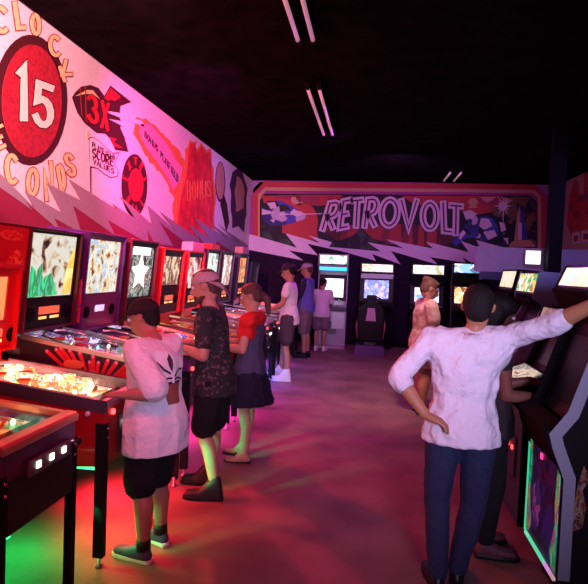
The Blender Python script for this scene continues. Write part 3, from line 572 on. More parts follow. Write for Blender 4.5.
# ------------------------------------------------------------------ upright arcade cabinets
def upright(loc, rz, W, label, prof, side_m, front_m, marq_m, screen_m, mseg, sseg, pseg, name='arcade_cabinet', border=None, extra=None, cat='arcade cabinet', group='arcade cabinets against the back wall', joys=2):
    """prof: side outline (d, z), d grows from the front to the back; mseg/sseg/pseg: the marquee, screen and control panel segments of it"""
    e = empty(name, label, cat, (*loc, 0), rz, group); h = W/2
    for s in (-1, 1):
        bm = bmesh.new(); prism(bm, prof, lambda p: (s*h, p[0], p[1]), lambda p: (s*(h-.022), p[0], p[1])); sp = obj('side_panel', bm, side_m, e, bevel=.003)
        if border and s == border[0]:
            bm = bmesh.new()
            L_, R_, _ = ribbon([(p[0], p[1]) for p in border[1]], border[2]); yy = s*(h+.0015)
            lo = [bm.verts.new((yy-s*.003, p.x, p.y)) for p in L_+R_]; hi = [bm.verts.new((yy, p.x, p.y)) for p in L_+R_]; n = len(L_)
            for i in range(n-1): bm.faces.new((hi[i], hi[i+1], hi[n+i+1], hi[n+i])); bm.faces.new((hi[i], lo[i], lo[i+1], hi[i+1])); bm.faces.new((hi[n+i], hi[n+i+1], lo[n+i+1], lo[n+i]))
            obj('side_border', bm, border[3], sp)
    ins = .012
    def seg(name, a, b, m, t=.02, inset=0., w=None, par=None, cut=(0, 1)):
        a, b = Vector(a), Vector(b); a, b = a.lerp(b, cut[0]), a.lerp(b, cut[1]); d = (b-a).normalized(); n = Vector((-d.y, d.x)); n = n if n.x > 0 else -n
        hw = (w or W-.046)/2; a2, b2 = a+n*inset, b+n*inset; bm = bmesh.new()
        prism(bm, [a2, b2, b2+n*t, a2+n*t], lambda p: (-hw, p.x, p.y), lambda p: (hw, p.x, p.y)); return obj(name, bm, m, par or e)
    skip = {mseg, sseg, pseg}
    N = len(prof)
    bm = bmesh.new()
    for i in range(N):
        if i in skip: continue
        a, b = Vector(prof[i]), Vector(prof[(i+1) % N]); d = (b-a)
        if d.length < .02: continue
        d.normalize(); n = Vector((-d.y, d.x)); c = Vector((sum(p[0] for p in prof)/N, sum(p[1] for p in prof)/N))
        if n.dot(c-(a+b)/2) < 0: n = -n
        prism(bm, [a+n*ins, b+n*ins, b+n*(ins+.015), a+n*(ins+.015)], lambda p: (-h+.023, p.x, p.y), lambda p: (h-.023, p.x, p.y))
    obj('body_shell', bm, front_m, e)
    q = seg('marquee', prof[mseg], prof[(mseg+1) % N], black, .02, .008); seg('marquee_sign', prof[mseg], prof[(mseg+1) % N], marq_m, .004, .003, W-.07, q, (.1, .9))
    bz = seg('bezel', prof[sseg], prof[(sseg+1) % N], black, .02, .05); seg('screen', prof[sseg], prof[(sseg+1) % N], screen_m, .006, .042, W*.72, bz, (.14, .84))
    cp = seg('control_panel', prof[pseg], prof[(pseg+1) % N], front_m, .02, .002)
    a, b = Vector(prof[pseg]), Vector(prof[(pseg+1) % N]); c = a.lerp(b, .5); up_ = Vector((-(b-a).y, (b-a).x)).normalized()
    if up_.y < 0: up_ = -up_
    for j in range(joys):
        x = (-.5+j)*W*.5 if joys > 1 else -W*.2
        js = tubeo('joystick', [(x, c.x, c.y), (x, c.x+up_.x*.06, c.y+up_.y*.06)], .006, chrome, cp, n=6)
        tubeo('joystick_ball', [(x, c.x+up_.x*.055, c.y+up_.y*.055), (x, c.x+up_.x*.07, c.y+up_.y*.07), (x, c.x+up_.x*.085, c.y+up_.y*.085)], [.01, .017, .008], redp if j == 0 else white, js)
        for k in range(3):
            bx = x+.05+.035*k; tubeo('button', [(bx, c.x+.01, c.y-.002), (bx, c.x+.01+up_.x*.012, c.y+up_.y*.012)], .012, [redp, yellowp, white][k], cp, n=10)
    if not border or border[0] < 0: cdr = bxo('coin_door', (-.12, .12, -.004+prof[0][0], .012+prof[0][0], .3, .58), darksteel, e, bevel=.004)
    for s in (-1, 1) if not border or border[0] < 0 else (): bxo('coin_slot', (s*.05-.014, s*.05+.014, prof[0][0]-.01, prof[0][0]-.003, .48, .51), bulb_r, cdr)
    if extra: extra(e, W, cp, bz)
    return e
tall = [(0, .02), (0, .80), (-.14, .92), (-.13, .96), (.07, 1.04), (.20, 1.62), (.06, 1.78), (.05, 1.82), (.05, 2.06), (.55, 2.08), (.62, 1.2), (.62, .02)]
def lit(n, c, s): return lamp_mat(n, c, s)
M1 = art('marquee_green_white', [(1, 1, .95), (.95, 1, .95), (1, 1, 1), (.1, .7, .3), (1, 1, 1), (.95, .95, 1)], 16, 1., 1, .2)
M2 = art('marquee_cream', [(1, .95, .75), (1, .98, .9), (1, .9, .6), (1, 1, .95), (.9, .6, .3)], 14, 1., 2, .3)
M3 = art('marquee_white_olive', [(1, 1, .9), (1, .98, .85), (1, 1, .95), (.5, .6, .2)], 12, 1., 3, .3)
M4 = art('marquee_sky', [(.9, .95, 1), (.3, .6, .95), (1, 1, 1), (.1, .2, .3)], 9, 1.3, 4, .3)
S_w = art('screen_white', [(.95, 1, 1), (1, 1, .95), (.7, .85, .9), (1, 1, 1)], 8, 1.5, 5)
S_b = art('screen_blue', [(.25, .35, .95), (.35, .5, 1), (.5, .8, 1), (.3, .3, .8), (1, .9, .6)], 12, .9, 6)
S_wb = art('screen_blue_white', [(.2, .5, 1), (.9, .97, 1), (1, 1, 1), (.1, .3, .8)], 6, 1.2, 7)
def ex1(e, W, cp, bz):
    bxo('glow_panel', (-W/2+.03, W/2-.03, .035, .05, 1.70, 1.80), lamp_mat('cyan_glow', (.02, .45, 1), 2.2), e)
    bxo('silver_panel', (.02, W/2-.04, -.02, -.006, .42, .78), mat('silver_panel', (.55, .55, .6), .4, .4), e)
    bxo('plinth', (-W/2, W/2, -.18, .05, 0, .06), mat('plinth_grey', (.4, .35, .42), .6), e)
slv = mat('cabinet_silver', (.38, .36, .42), .4, .2)
upright((-.85, 12.3), 0, .66, 'silver arcade cabinet with a green and white marquee over a cyan glow', tall, slv, slv, M1, S_w, 7, 4, 3, extra=ex1)
def ex2(e, W, cp, bz):
    bxo('header_panel', (-W/2+.02, W/2-.02, .03, .05, 1.70, 1.79), slv, e)
sh2 = [(d, z-.13 if z > 1.5 else z) for d, z in tall]
upright((.115, 12.45), 0, .74, 'dark driving cabinet with a cream marquee, bucket seat in front of its blue screen', [(0, .02), (0, .80), (-.1, .92), (-.09, .96), (.07, 1.04), (.14, 1.62), (.06, 1.66), (.05, 1.69), (.05, 1.90), (.5, 1.92), (.52, 1.2), (.52, .02)], black, blackm, M2, S_b, 7, 4, 3, name='driving_cabinet', joys=0,
        extra=lambda e, W, cp, bz: (bxo('header_panel', (-W/2+.02, W/2-.02, .03, .045, 1.56, 1.67), slv, e),
            tubeo('steering_wheel', [(.15*math.cos(k*PI/10), -.14+.04*math.sin(k*PI/10), 1.02+.14*math.sin(k*PI/10)) for k in range(21)], .014, black, e)))
upright((1.21, 12.4), 0, .72, 'black arcade cabinet with a plain white marquee, behind the woman in tan', [(d, z-.14 if z > 1.5 else z) for d, z in tall], black, blackm, M3, S_wb, 7, 4, 3)
upright((2.02, 12.4), 0, .60, 'black arcade cabinet with a sky blue marquee and a pale left edge', [(d, z-.08 if z > 1.5 else z) for d, z in tall], black, blackm, M4, art('screen_flame', [(1, .6, .2), (1, .9, .6), (.3, .1, .05)], 10, 1.2, 9), 7, 4, 3, border=(-1, [(0.004, .1), (.004, .8), (.07, 1.04), (.16, 1.5), (.06, 1.75), (.05, 1.97)], .02, P_lilac))
# racing seat in front of the driving cabinet
rs = empty('racing_seat', 'black high-backed racing seat with a pale pink back panel on a purple base', 'seat', (.02, 11.55, 0))
bm = bmesh.new(); prism(bm, [(-.30, 0), (.30, 0), (.30, .16), (.26, .22), (-.26, .22), (-.30, .16)], lambda p: (p[0], -.32, p[1]), lambda p: (p[0], .34, p[1])); obj('seat_base', bm, mat('seat_base_purple', (.12, .08, .22), .5), rs, bevel=.01)
bm = bmesh.new(); prism(bm, [(-.24, .3), (-.27, .7), (-.25, .95), (-.17, 1.02), (-.12, 1.05), (-.10, 1.24), (.10, 1.24), (.12, 1.05), (.17, 1.02), (.25, .95), (.27, .7), (.24, .3)], lambda p: (p[0], -.24-.08*(p[1]-.3), p[1]), lambda p: (p[0], -.12-.08*(p[1]-.3), p[1])); bk = obj('backrest', bm, black, rs, bevel=.025)
bm = bmesh.new(); prism(bm, [(-.10, .72), (.10, .72), (.07, .98), (-.07, .98)], lambda p: (p[0], -.252-.08*(p[1]-.3), p[1]), lambda p: (p[0], -.235-.08*(p[1]-.3), p[1])); obj('back_panel', bm, mat('pale_pink_vinyl', (.6, .4, .48), .5), bk)
bxo('seat_cushion', (-.23, .23, -.2, .3, .28, .42), black, rs, bevel=.03)
for s in (-1, 1):
    bxo('side_bolster', (s*.24-.04, s*.24+.04, -.2, .25, .32, .55), redp if False else black, rs, bevel=.02)
    tubeo('belt', [(s*.2, -.26, .95), (s*.285, -.22, .62), (s*.25, -.2, .36)], .016, mat('belt_rose', (.5, .2, .25), .6), rs)
bxo('seat_post', (-.12, .12, -.1, .2, .2, .3), darksteel, rs)

# right hand row
R1p = [(0, .25), (0, .74), (-.07, .90), (-.085, .97), (.0, 1.01), (.15, 1.50), (.13, 1.56), (.08, 1.66), (.13, 1.78), (.7, 1.80), (.75, 1.2), (.75, .02), (.10, .02), (.10, .25)]
art_blue = art('side_art_blue', [(.02, .015, .12), (.04, .03, .30), (.01, .005, .03), (.08, .01, .10), (.02, .015, .1)], 11, .12, 4, .5)  # printed front art with a faint glow put into its colour
def exR1(e, W, cp, bz):
    h = W/2-.02
    fp = bxo('front_artwork', (-h, h, -.004, .004, .26, .88), art_blue, e)
    gm = art('edge_art_glow', [(.0, .45, .2), (.05, .7, .35), (.4, .35, .1), (.02, .3, .12), (.3, .1, .25)], 22, .35, 3, .3, stretch=(1, 1, .5))  # green printed edge, no lamp; the glow is in the material
    for s in (-1, 1):
        bm = bmesh.new(); prism(bm, jag([(s*h, .27), (s*h, .88)], .001, 8)+[(s*(h-.035), .8), (s*(h-.05), .6), (s*(h-.03), .5), (s*(h-.09), .34), (s*(h-.05), .27)], lambda p: (p[0], -.0045, p[1]), lambda p: (p[0], -.008, p[1])); obj('green_artwork', bm, gm, fp)
    bxo('edge_trim', (-h-.018, -h-.006, -.012, 0, .25, .82), lamp_mat('trim_green_glow', (.05, .8, .4), .7), e)  # plain green edge molding, not a lamp; its glow is painted in
    bxo('edge_trim', (-h, h, -.014, 0, .235, .25), art('trim_mixed_glow', [(.1, .8, .45), (.6, .3, .8), (.5, .3, .35), (.2, .8, .5)], 6, .8, 2), e)  # lower edge molding, likewise no lamp, glow put into its colour
    bxo('spot_lamp', (-.05, -.02, -.012, -.006, .74, .77), lamp_mat('pink_dot', (1, .05, .25), 1.5), fp)
    bm = bmesh.new(); prism(bm, [(-.16, .40), (-.05, .36), (-.02, .5), (-.08, .62), (-.16, .55)], lambda p: (p[0], -.0045, p[1]), lambda p: (p[0], -.007, p[1])); obj('figure_artwork', bm, art('violet_art', [(.08, .04, .4), (.4, .1, .5), (.05, .03, .2)], 15, .15, 3), fp)
mq = art('marquee_cream_big', [(.95, .9, .6), (1, .97, .8), (1, .9, .55), (1, 1, .95), (.5, .75, .85), (.9, .8, .4)], 14, 1.15, 12, .3)
offscr = mat('dead_screen', (.006, .006, .008), .25)
g2 = 'arcade cabinets along the right side'
e1 = upright((.95, 3.075), -PI/2, .55, 'black arcade cabinet cut by the right edge, blue front art outlined in green', R1p, blackm, blackm, mq, offscr, 7, 4, 3, border=(1, [(.03, .27), (.03, .75), (-.03, .9), (-.045, .955), (.03, 1.06), (.14, 1.42)], .055, mat('grey_border', (.20, .20, .27), .6)), extra=exR1, group=g2, joys=0)
# near side figure artwork
bm = bmesh.new()
for a in ([(.06, .50), (.10, .52), (.11, .62), (.09, .70), (.12, .76), (.09, .82), (.07, .74), (.055, .62)], [(.2, .4), (.24, .38), (.26, .5), (.22, .56)]):
    prism(bm, a, lambda p: (.2755, p[0], p[1]), lambda p: (.278, p[0], p[1]))
obj('figure_artwork', bm, art('side_figure', [(.22, .03, .02), (.2, .14, .12), (.05, .01, .01), (.2, .13, .02)], 26, 0, 3), e1)
R2p = [(0, .02), (0, .78), (-.12, .92), (-.11, .97), (.02, 1.04), (.24, 1.48), (.16, 1.54), (.16, 1.57), (.20, 1.76), (.62, 1.74), (.72, 1.2), (.72, .02)]
Rlow = [(0, .02), (0, .78), (-.12, .90), (-.12, .95), (.14, 1.06), (.26, 1.36), (.22, 1.38), (.21, 1.40), (.24, 1.5), (.6, 1.5), (.7, 1.1), (.7, .02)]
lowm = art('marquee_low', [(.6, .6, .5), (.5, .4, .3)], 10, .3, 2)
def exlow(e, W, cp, bz):
    bm = bmesh.new(); prism(bm, [(-.115, .956), (.135, 1.064)], lambda p: (-W/2+.05, p[0], p[1]), lambda p: (W/2-.05, p[0], p[1])) if False else None
    v = [bm.verts.new(q) for q in ((-W/2+.05, -.11, .962), (W/2-.05, -.11, .962), (W/2-.05, .12, 1.058), (-W/2+.05, .12, 1.058))]; bm.faces.new(v)
    obj('lit_overlay', bm, art('overlay_cream', [(.9, .85, .6), (.5, .55, .3), (1, .95, .8), (.3, .35, .3)], 18, .7, 6), cp)
upright((1.05, 4.18), -PI/2, .56, 'low dark cabinet with a lit cream control panel, in front of the dark-haired woman', Rlow, blackm, mat('teal_front', (.03, .06, .07), .5), lowm, offscr, 7, 4, 3, extra=exlow, group=g2, joys=1)
blue_side = mat('blue_side', (.20, .24, .65), .5)
mk2 = art('marquee_yellow_green', [(1, 1, .85), (.1, .5, .15), (.9, .75, .15), (1, 1, .9), (.4, .25, .1), (1, .95, .8)], 15, .95, 3, .25)
mk3 = art('marquee_pale_yellow', [(1, 1, .75), (1, .9, .5), (.8, .85, .4), (1, 1, .9)], 18, .85, 4, .25)
upright((1.12, 4.98), -PI/2, .60, 'blue-sided arcade cabinet with a yellow and green lit header on the right', R2p, blue_side, blackm, mk2, offscr, 7, 4, 3, group=g2)
upright((1.12, 5.66), -PI/2, .58, 'arcade cabinet with a pale yellow lit header, farthest of the right row', [(d, z+(.02 if z > 1.5 else 0)) for d, z in R2p], blackm, blackm, mk3, offscr, 7, 4, 3, group=g2)

# white lit sign standing over the partition, and a small flame-lit screen cabinet beyond
sg = empty('lit_sign', 'small square white glowing sign mounted on the purple partition', 'sign', (2.195, 8.18, 1.99))
bxo('sign_case', (-.115, .115, -.04, .02, -.11, .11), mat('sign_case', (.3, .2, .35), .5), sg, bevel=.01); bxo('sign_face', (-.095, .095, -.048, -.04, -.09, .09), lamp_mat('sign_white', (1, .97, .85), 2.2), sg)

# ------------------------------------------------------------------ people
_ico = {}
def ico(sub=2):
    if sub not in _ico:
        b = bmesh.new(); bmesh.ops.create_icosphere(b, subdivisions=sub, radius=1.0); _ico[sub] = [v.co.copy() for v in b.verts]; b.free()
    return _ico[sub]
def hullprim(bm, items, sub=2):
    if len(items) == 1: items = items*1
    vs = []
    for c, r in items:
        r = r if isinstance(r, (tuple, list)) else (r, r, r); c = Vector(c)
        for q in ico(sub): vs.append(bm.verts.new((q.x*r[0]+c.x, q.y*r[1]+c.y, q.z*r[2]+c.z)))
    bmesh.ops.convex_hull(bm, input=vs)
    bmesh.ops.delete(bm, geom=[v for v in bm.verts if not v.link_faces], context='VERTS')
def blob(name, prims, m, parent, vox=.01, sm=6, wr=0., xf=None):
    """one continuous smooth skin grown over the listed tapered segments"""
    tot = bmesh.new()
    for p in prims:
        b = bmesh.new(); items, M_ = (p, None) if not isinstance(p, dict) else (p['i'], p['M'])
        hullprim(b, items)
        hull = [f for f in b.faces]
        if M_ is not None: bmesh.ops.transform(b, matrix=M_, verts=b.verts)
        bmesh.ops.recalc_face_normals(b, faces=b.faces)
        me_ = bpy.data.meshes.new('t'); b.to_mesh(me_); b.free(); tot.from_mesh(me_); bpy.data.meshes.remove(me_)
    me = bpy.data.meshes.new(name); tot.to_mesh(me); tot.free()
    for p in me.polygons: p.use_smooth = True
    o = link(name, me, m, parent)
    md = o.modifiers.new('skin', 'REMESH'); md.mode = 'VOXEL'; md.voxel_size = vox; md.use_smooth_shade = True
    if sm: s = o.modifiers.new('soften', 'SMOOTH'); s.factor = .5; s.iterations = sm
    if wr:
        tx = bpy.data.textures.get('folds') or bpy.data.textures.new('folds', 'CLOUDS'); tx.noise_scale = .11
        dmd = o.modifiers.new('folds', 'DISPLACE'); dmd.texture = tx; dmd.strength = wr; dmd.mid_level = .5
    return o
def V3(a): return Vector(a)
skin_a = mat('skin', (.46, .20, .14), .5, noise=.05)
def person(label, loc, rot, H, cloth, pose=None, bw=1., belly=0., skin=None, vox=.009, head=(0, 0), detail=True, hairf=None, name='person', lean=0., group=None, hs=1.08):
    s = H/1.7; p = dict(
        hipL=(-.09, 0, .90), hipR=(.09, 0, .90), kneeL=(-.10, .02, .49), kneeR=(.10, .02, .49), ankL=(-.10, -.02, .09), ankR=(.10, -.02, .09), toeL=(-.12, .15, .03), toeR=(.12, .15, .03),
        pelvis=(0, 0, .95), waist=(0, 0, 1.08), chest=(0, 0, 1.27), neck=(0, -.01, 1.42), head=(0, .02, 1.575),
        shL=(-.175, -.01, 1.38), shR=(.175, -.01, 1.38), elL=(-.22, -.02, 1.11), elR=(.22, -.02, 1.11), wrL=(-.22, .08, .88), wrR=(.22, .08, .88), hdL=None, hdR=None)
    if pose: p.update(pose)
    if lean:
        for k in ('waist', 'chest', 'neck', 'head', 'shL', 'shR'):
            x, y, z = p[k]; p[k] = (x, y+(z-.95)*lean, z)
    p = {k: (Vector(v)*s if v is not None else None) for k, v in p.items()}
    e = empty(name, label, 'person', loc, rot, group); sk = skin or skin_a
    def R(*r): return tuple(q*s for q in r) if len(r) > 1 else r[0]*s
    b = bw
    for k in ('shL', 'shR'): p[k].x *= (1+(b-1)*.6)
    torso = [(p['pelvis'], R(.155*b, .105*b, .09)), (p['waist']+V3((0, belly*.5, 0)), R(.135*b, (.095+belly*.5)*b, .08)), (p['chest'], R(.155*b, .105*b, .10))]
    def seglist(inf=0., lo=0, hem=None):
        out = []; st = [(c, tuple(q+inf for q in r)) for c, r in torso]
        out.append([st[0], st[1]]); out.append([st[1], st[2]])
        out.append([st[2], (p['shL']+V3((.03, 0, -.02))*s, .055*s+inf), (p['shR']+V3((-.03, 0, -.02))*s, .055*s+inf)])
        if hem: out.append([st[1], (Vector((p['pelvis'].x, p['pelvis'].y, p['pelvis'].z-.03*s)), (st[0][1][0]+.022, st[0][1][1]+.03, .02)), (Vector((p['pelvis'].x, p['pelvis'].y, hem*s)), (st[0][1][0]+.024, st[0][1][1]+.034, .012))])
        return out
    prims = seglist()
    prims += [[(p['hipL'], .085*s*b), (p['hipR'], .085*s*b), (p['pelvis'], R(.15*b, .1*b, .08))]]
    prims += [[(p['chest']+V3((0, -.02, .06))*s, .07*s), (p['neck'], .058*s)], [(p['neck']+V3((0, 0, -.02))*s, .056*s), (p['head']+V3((0, -.02, -.06))*s, .05*s)]]
    for S in 'LR':
        q = 1 if S == 'R' else -1
        hp, kn, an, to = p['hip'+S], p['knee'+S], p['ank'+S], p['toe'+S]
        prims += [[(hp, .088*s*b), (kn, .056*s*b)], [(kn, .054*s*b), (kn.lerp(an, .35)+V3((0, -.018, 0))*s, .055*s*b)], [(kn.lerp(an, .35)+V3((0, -.018, 0))*s, .055*s*b), (an, .036*s)],
                  [(an, .036*s), (an+V3((0, -.03, -.05))*s, .030*s), (an.lerp(to, .55)+V3((0, 0, -.03))*s, .036*s)], [(an.lerp(to, .55)+V3((0, 0, -.03))*s, R(.040, .03, .028)), (to, R(.042, .03, .022))]]
        sh, el, wr = p['sh'+S], p['el'+S], p['wr'+S]
        prims += [[(sh, .052*s*b), (el, .040*s*b)], [(el, .040*s*b), (el.lerp(wr, .3), .042*s*b)], [(el.lerp(wr, .3), .042*s*b), (wr, .027*s)]]
        d = (p['hd'+S] - wr).normalized() if p['hd'+S] is not None else (wr-el).normalized()
        # palm plane: spread direction
        sd = Vector((0, 0, 1)).cross(d); sd = sd.normalized() if sd.length > .1 else Vector((0, 1, 0)); nrm = sd.cross(d).normalized()
        if nrm.z > 0: nrm = -nrm
        pc = wr+d*.05*s
        prims += [[(wr, .026*s), (wr+d*.03*s+sd*.02*s, .017*s), (wr+d*.03*s-sd*.02*s, .017*s), (wr+d*.085*s+sd*.03*s, .013*s), (wr+d*.085*s-sd*.03*s, .013*s)]]
        for i, (o_, L_) in enumerate(((-.031, .060), (-.0105, .075), (.0105, .080), (.031, .070))):
            a = wr+d*.085*s+sd*o_*s; m_ = a+(d*.95+nrm*.3+sd*o_*4)*L_*.5*s; t_ = m_+(d*.55+nrm*.85)*L_*.5*s
            prims += [[(a, .0105*s), (m_, .0095*s)], [(m_, .0095*s), (t_, .008*s)]]
        th = wr+d*.03*s-sd*q*.022*s; t1 = th+(d*.7-sd*q*.8)*.035*s; t2 = t1+(d*.9-sd*q*.1+nrm*.3)*.035*s
        prims += [[(th, .014*s), (t1, .0115*s)], [(t1, .0115*s), (t2, .009*s)]]
    HM = Matrix.Translation(p['head']) @ Matrix.Rotation(head[0], 4, 'Z') @ Matrix.Rotation(head[1], 4, 'X') @ Matrix.Scale(s*hs, 4)
    def Hd(items): return {'i': items, 'M': HM}
    prims += [Hd([((0, -.012, .025), (.074, .092, .088))]), Hd([((0, .01, -.02), (.062, .075, .07)), ((0, .045, -.085), (.032, .028, .022))]), Hd([((0, -.03, -.05), (.055, .05, .05)), ((0, .03, -.07), (.045, .04, .03))]),
              Hd([((0, .082, .012), .010), ((0, .108, -.022), .011), ((0, .085, -.028), .016)]), Hd([((0, .083, -.052), (.024, .012, .006))]), Hd([((0, .082, -.063), (.020, .011, .006))]),
              Hd([((-.03, .078, .030), .012), ((.03, .078, .030), .012)]), Hd([((.074, -.005, .005), (.008, .016, .026)), ((.080, -.015, .012), (.006, .014, .02))]), Hd([((-.074, -.005, .005), (.008, .016, .026)), ((-.080, -.015, .012), (.006, .014, .02))])]
    bo = blob('body', prims, sk, e, vox, 4)
    hx = {'M': HM, 's': s, 'e': e, 'p': p, 'Hd': Hd, 'vox': vox, 'seg': seglist, 'b': b}
    if detail:
        for q in (-1, 1):
            bm = bmesh.new(); bmesh.ops.create_uvsphere(bm, u_segments=12, v_segments=8, radius=.0115); bmesh.ops.transform(bm, matrix=HM @ Matrix.Translation((q*.029, .079, .012)), verts=bm.verts)
            ey = obj('eye', bm, mat('eye_white', (.8, .78, .75), .2), e, smooth=True)
            bm = bmesh.new(); bmesh.ops.create_uvsphere(bm, u_segments=10, v_segments=6, radius=.0055); bmesh.ops.transform(bm, matrix=HM @ Matrix.Translation((q*.029, .0875, .012)), verts=bm.verts); obj('pupil', bm, mat('eye_dark', (.02, .012, .01), .1), ey, smooth=True)
            tubeo('eyebrow', [HM @ Vector((q*.015, .089, .033)), HM @ Vector((q*.03, .090, .037)), HM @ Vector((q*.046, .08, .033))], [.003*s, .004*s, .002*s], mat('brow_dark', (.04, .02, .015), .8), e, n=6)
    if cloth: cloth(hx)
    return e, hx
# clothing pieces -----------------------------------------------------------
def shirt(hx, m, inf=.018, hem=.84, sleeve=.75, flare=0., name='shirt', sl_r=.062, wr=.012, full=None, collar=False):
    p, s, e = hx['p'], hx['s'], hx['e']; pr = hx['seg'](inf*s, hem=hem)
    for S in 'LR':
        sh, el, wr_ = p['sh'+S], p['el'+S], p['wr'+S]; k = sl_r*s*hx['b']
        pr.append([(sh, k), (sh.lerp(el, min(1, sleeve)), (k*(1.02 if sleeve < 1 else .85)+flare*s))])
        if sleeve > 1: pr.append([(el, k*.85), (el.lerp(wr_, sleeve-1), k*.80)])
    pr.append([(p['neck']+V3((0, -.005, -.035))*s, (.082*s, .075*s, .03*s)), (p['chest']+V3((0, 0, .07))*s, (.12*s, .09*s, .03*s))])
    o = blob(name, pr, m, e, hx['vox'], 5, wr)
    if collar:
        c = p['neck']+V3((0, -.01, .012))*s; bm = bmesh.new()
        n = 20; rings = []
        for z, r in ((-.03, .075), (.012, .064), (.014, .069), (-.02, .088)): rings.append([bm.verts.new(c+V3((r*math.cos(2*PI*k/n), r*.95*math.sin(2*PI*k/n), z+.008*math.sin(2*PI*k/n)))*s) for k in range(n)])
        for i in range(3):
            for k in range(n): bm.faces.new((rings[i][k], rings[i][(k+1) % n], rings[i+1][(k+1) % n], rings[i+1][k]))
        obj('collar', bm, m, e, smooth=True)
    return o
def legwear(hx, m, to=.9, name='shorts', inf=.02, flare=0., wr=.008, rise=.98):
    p, s, e, b = hx['p'], hx['s'], hx['e'], hx['b']; pr = [[(p['pelvis']+V3((0, 0, rise-.97))*s, ((.155*b+.008)*s, (.105*b+.010)*s, .07*s)), (p['hipL'], (.088*b+inf)*s), (p['hipR'], (.088*b+inf)*s)]]
    for S in 'LR':
        hp, kn, an = p['hip'+S], p['knee'+S], p['ank'+S]
        if to <= 1: pr.append([(hp, (.088*b+inf)*s), (hp.lerp(kn, to), (.066*b+inf+flare)*s)])
        else:
            pr.append([(hp, (.088*b+inf)*s), (kn, (.06*b+inf)*s)]); pr.append([(kn, (.06*b+inf)*s), (kn.lerp(an, .4)+V3((0, -.01, 0))*s, (.055*b+inf)*s)]); pr.append([(kn.lerp(an, .4)+V3((0, -.01, 0))*s, (.055*b+inf)*s), (kn.lerp(an, to-1), (.045+inf)*s)])
    return blob(name, pr, m, e, hx['vox'], 5, wr)
def shoes(hx, m, sole=None, high=0., name='shoe'):
    p, s, e = hx['p'], hx['s'], hx['e']
    for S in 'LR':
        an, to = p['ank'+S], p['toe'+S]; md = an.lerp(to, .5)
        pr = [[(an+V3((0, 0, -.005+high))*s, .045*s), (an+V3((0, -.028, -.045))*s, .038*s), (md+V3((0, 0, -.02))*s, .045*s)], [(md+V3((0, 0, -.018))*s, (.046*s, .04*s, .04*s)), (to+V3((0, .005, .012))*s, (.045*s, .035*s, .03*s))]]
        o = blob(name, pr, m, e, min(hx['vox'], .009), 3)
        d = (to-an); d.z = 0; d.normalize(); pd = Vector((-d.y, d.x, 0)); h0 = an-d*.065*s; pts = []
        L_ = ((to-an)-Vector((0, 0, (to-an).z))).length+.115*s
        for t, w in ((0, .02), (.04, .034), (.3, .036), (.62, .046), (.88, .04), (1, .018)): pts.append((t, w))
        out = [h0+d*L_*t+pd*w*s for t, w in pts]+[h0+d*L_*t-pd*w*s for t, w in pts[::-1]]
        bm = bmesh.new(); prism(bm, out, lambda q: (q.x, q.y, .0), lambda q: (q.x, q.y, .026*s)); obj('sole', bm, sole or black, o, bevel=.004)
def hair(hx, m, style='short', name='hair'):
    Hd, e = hx['Hd'], hx['e']; pr = [Hd([((0, -.022, .040), (.081, .094, .088))]), Hd([((0, -.055, .0), (.070, .058, .075))]), Hd([((0, -.02, .085), (.062, .075, .045)), ((0, .045, .085), (.05, .03, .025))])]
    if style == 'short': pr = pr[:1] + [Hd([((0, -.05, .0), (.068, .058, .065)), ((0, -.055, -.04), (.055, .045, .03))]), pr[2]]
    if style == 'pony': pr += [Hd([((0, -.105, .0), .03), ((0, -.14, -.05), .035)]), Hd([((0, -.14, -.05), .035), ((0, -.125, -.17), .022)])]
    if style == 'bun': pr += [Hd([((0, -.075, .085), (.06, .05, .045)), ((0, -.04, .10), (.05, .05, .03))]), Hd([((0, .03, .085), (.066, .05, .03))])]
    if style == 'long': pr += [Hd([((0, -.05, .02), (.115, .10, .11)), ((0, -.065, -.10), (.125, .085, .08))]), Hd([((0, -.02, .06), (.105, .11, .075))])]
    return blob(name, pr, m, e, .009, 3, .006 if style in ('long', 'short') else 0)
def cap(hx, m, back=False):
    Hd, e = hx['Hd'], hx['e']; M = hx['M']
    bm = bmesh.new(); n, k = 24, 8; rings = []
    for i in range(k+1):
        a = (PI/2)*i/k; r = math.cos(a); z = math.sin(a)
        if i == k: break
        rings.append([bm.verts.new(M @ Vector(((.086*r)*math.cos(2*PI*j/n), -.012+.103*r*math.sin(2*PI*j/n), .040+.085*z))) for j in range(n)])
    tp = bm.verts.new(M @ Vector((0, -.012, .126)))
    for i in range(len(rings)-1):
        for j in range(n): bm.faces.new((rings[i][j], rings[i][(j+1) % n], rings[i+1][(j+1) % n], rings[i+1][j]))
    for j in range(n): bm.faces.new((rings[-1][j], rings[-1][(j+1) % n], tp))
    lo = [bm.verts.new(M @ Vector((.080*math.cos(2*PI*j/n), -.012+.097*math.sin(2*PI*j/n), .034))) for j in range(n)]
    for j in range(n): bm.faces.new((rings[0][j], rings[0][(j+1) % n], lo[(j+1) % n], lo[j]))
    o = obj('cap', bm, m, e, smooth=True)
    q = -1 if back else 1; c0 = -.012; pts = []
    for j in range(13):
        a = rad(20+140*j/12); pts.append((.083*math.cos(a), q*(.099*math.sin(a))+c0, .045-(.03*math.sin(a) if back else 0)))
    for j in range(13):
        a = rad(160-140*j/12); pts.append((.080*math.cos(a), q*(.09+(.05 if back else .085)*math.sin(a))+c0, .040-.018*math.sin(a)*(7.0 if back else 1)))
    bm = bmesh.new(); prism(bm, pts, lambda p: M @ Vector(p), lambda p: M @ Vector((p[0], p[1], p[2]-.006))); obj('brim', bm, m, o)
    tubeo('cap_button', [M @ Vector((0, -.012, .124)), M @ Vector((0, -.012, .131))], .008*hx['s'], m, o)
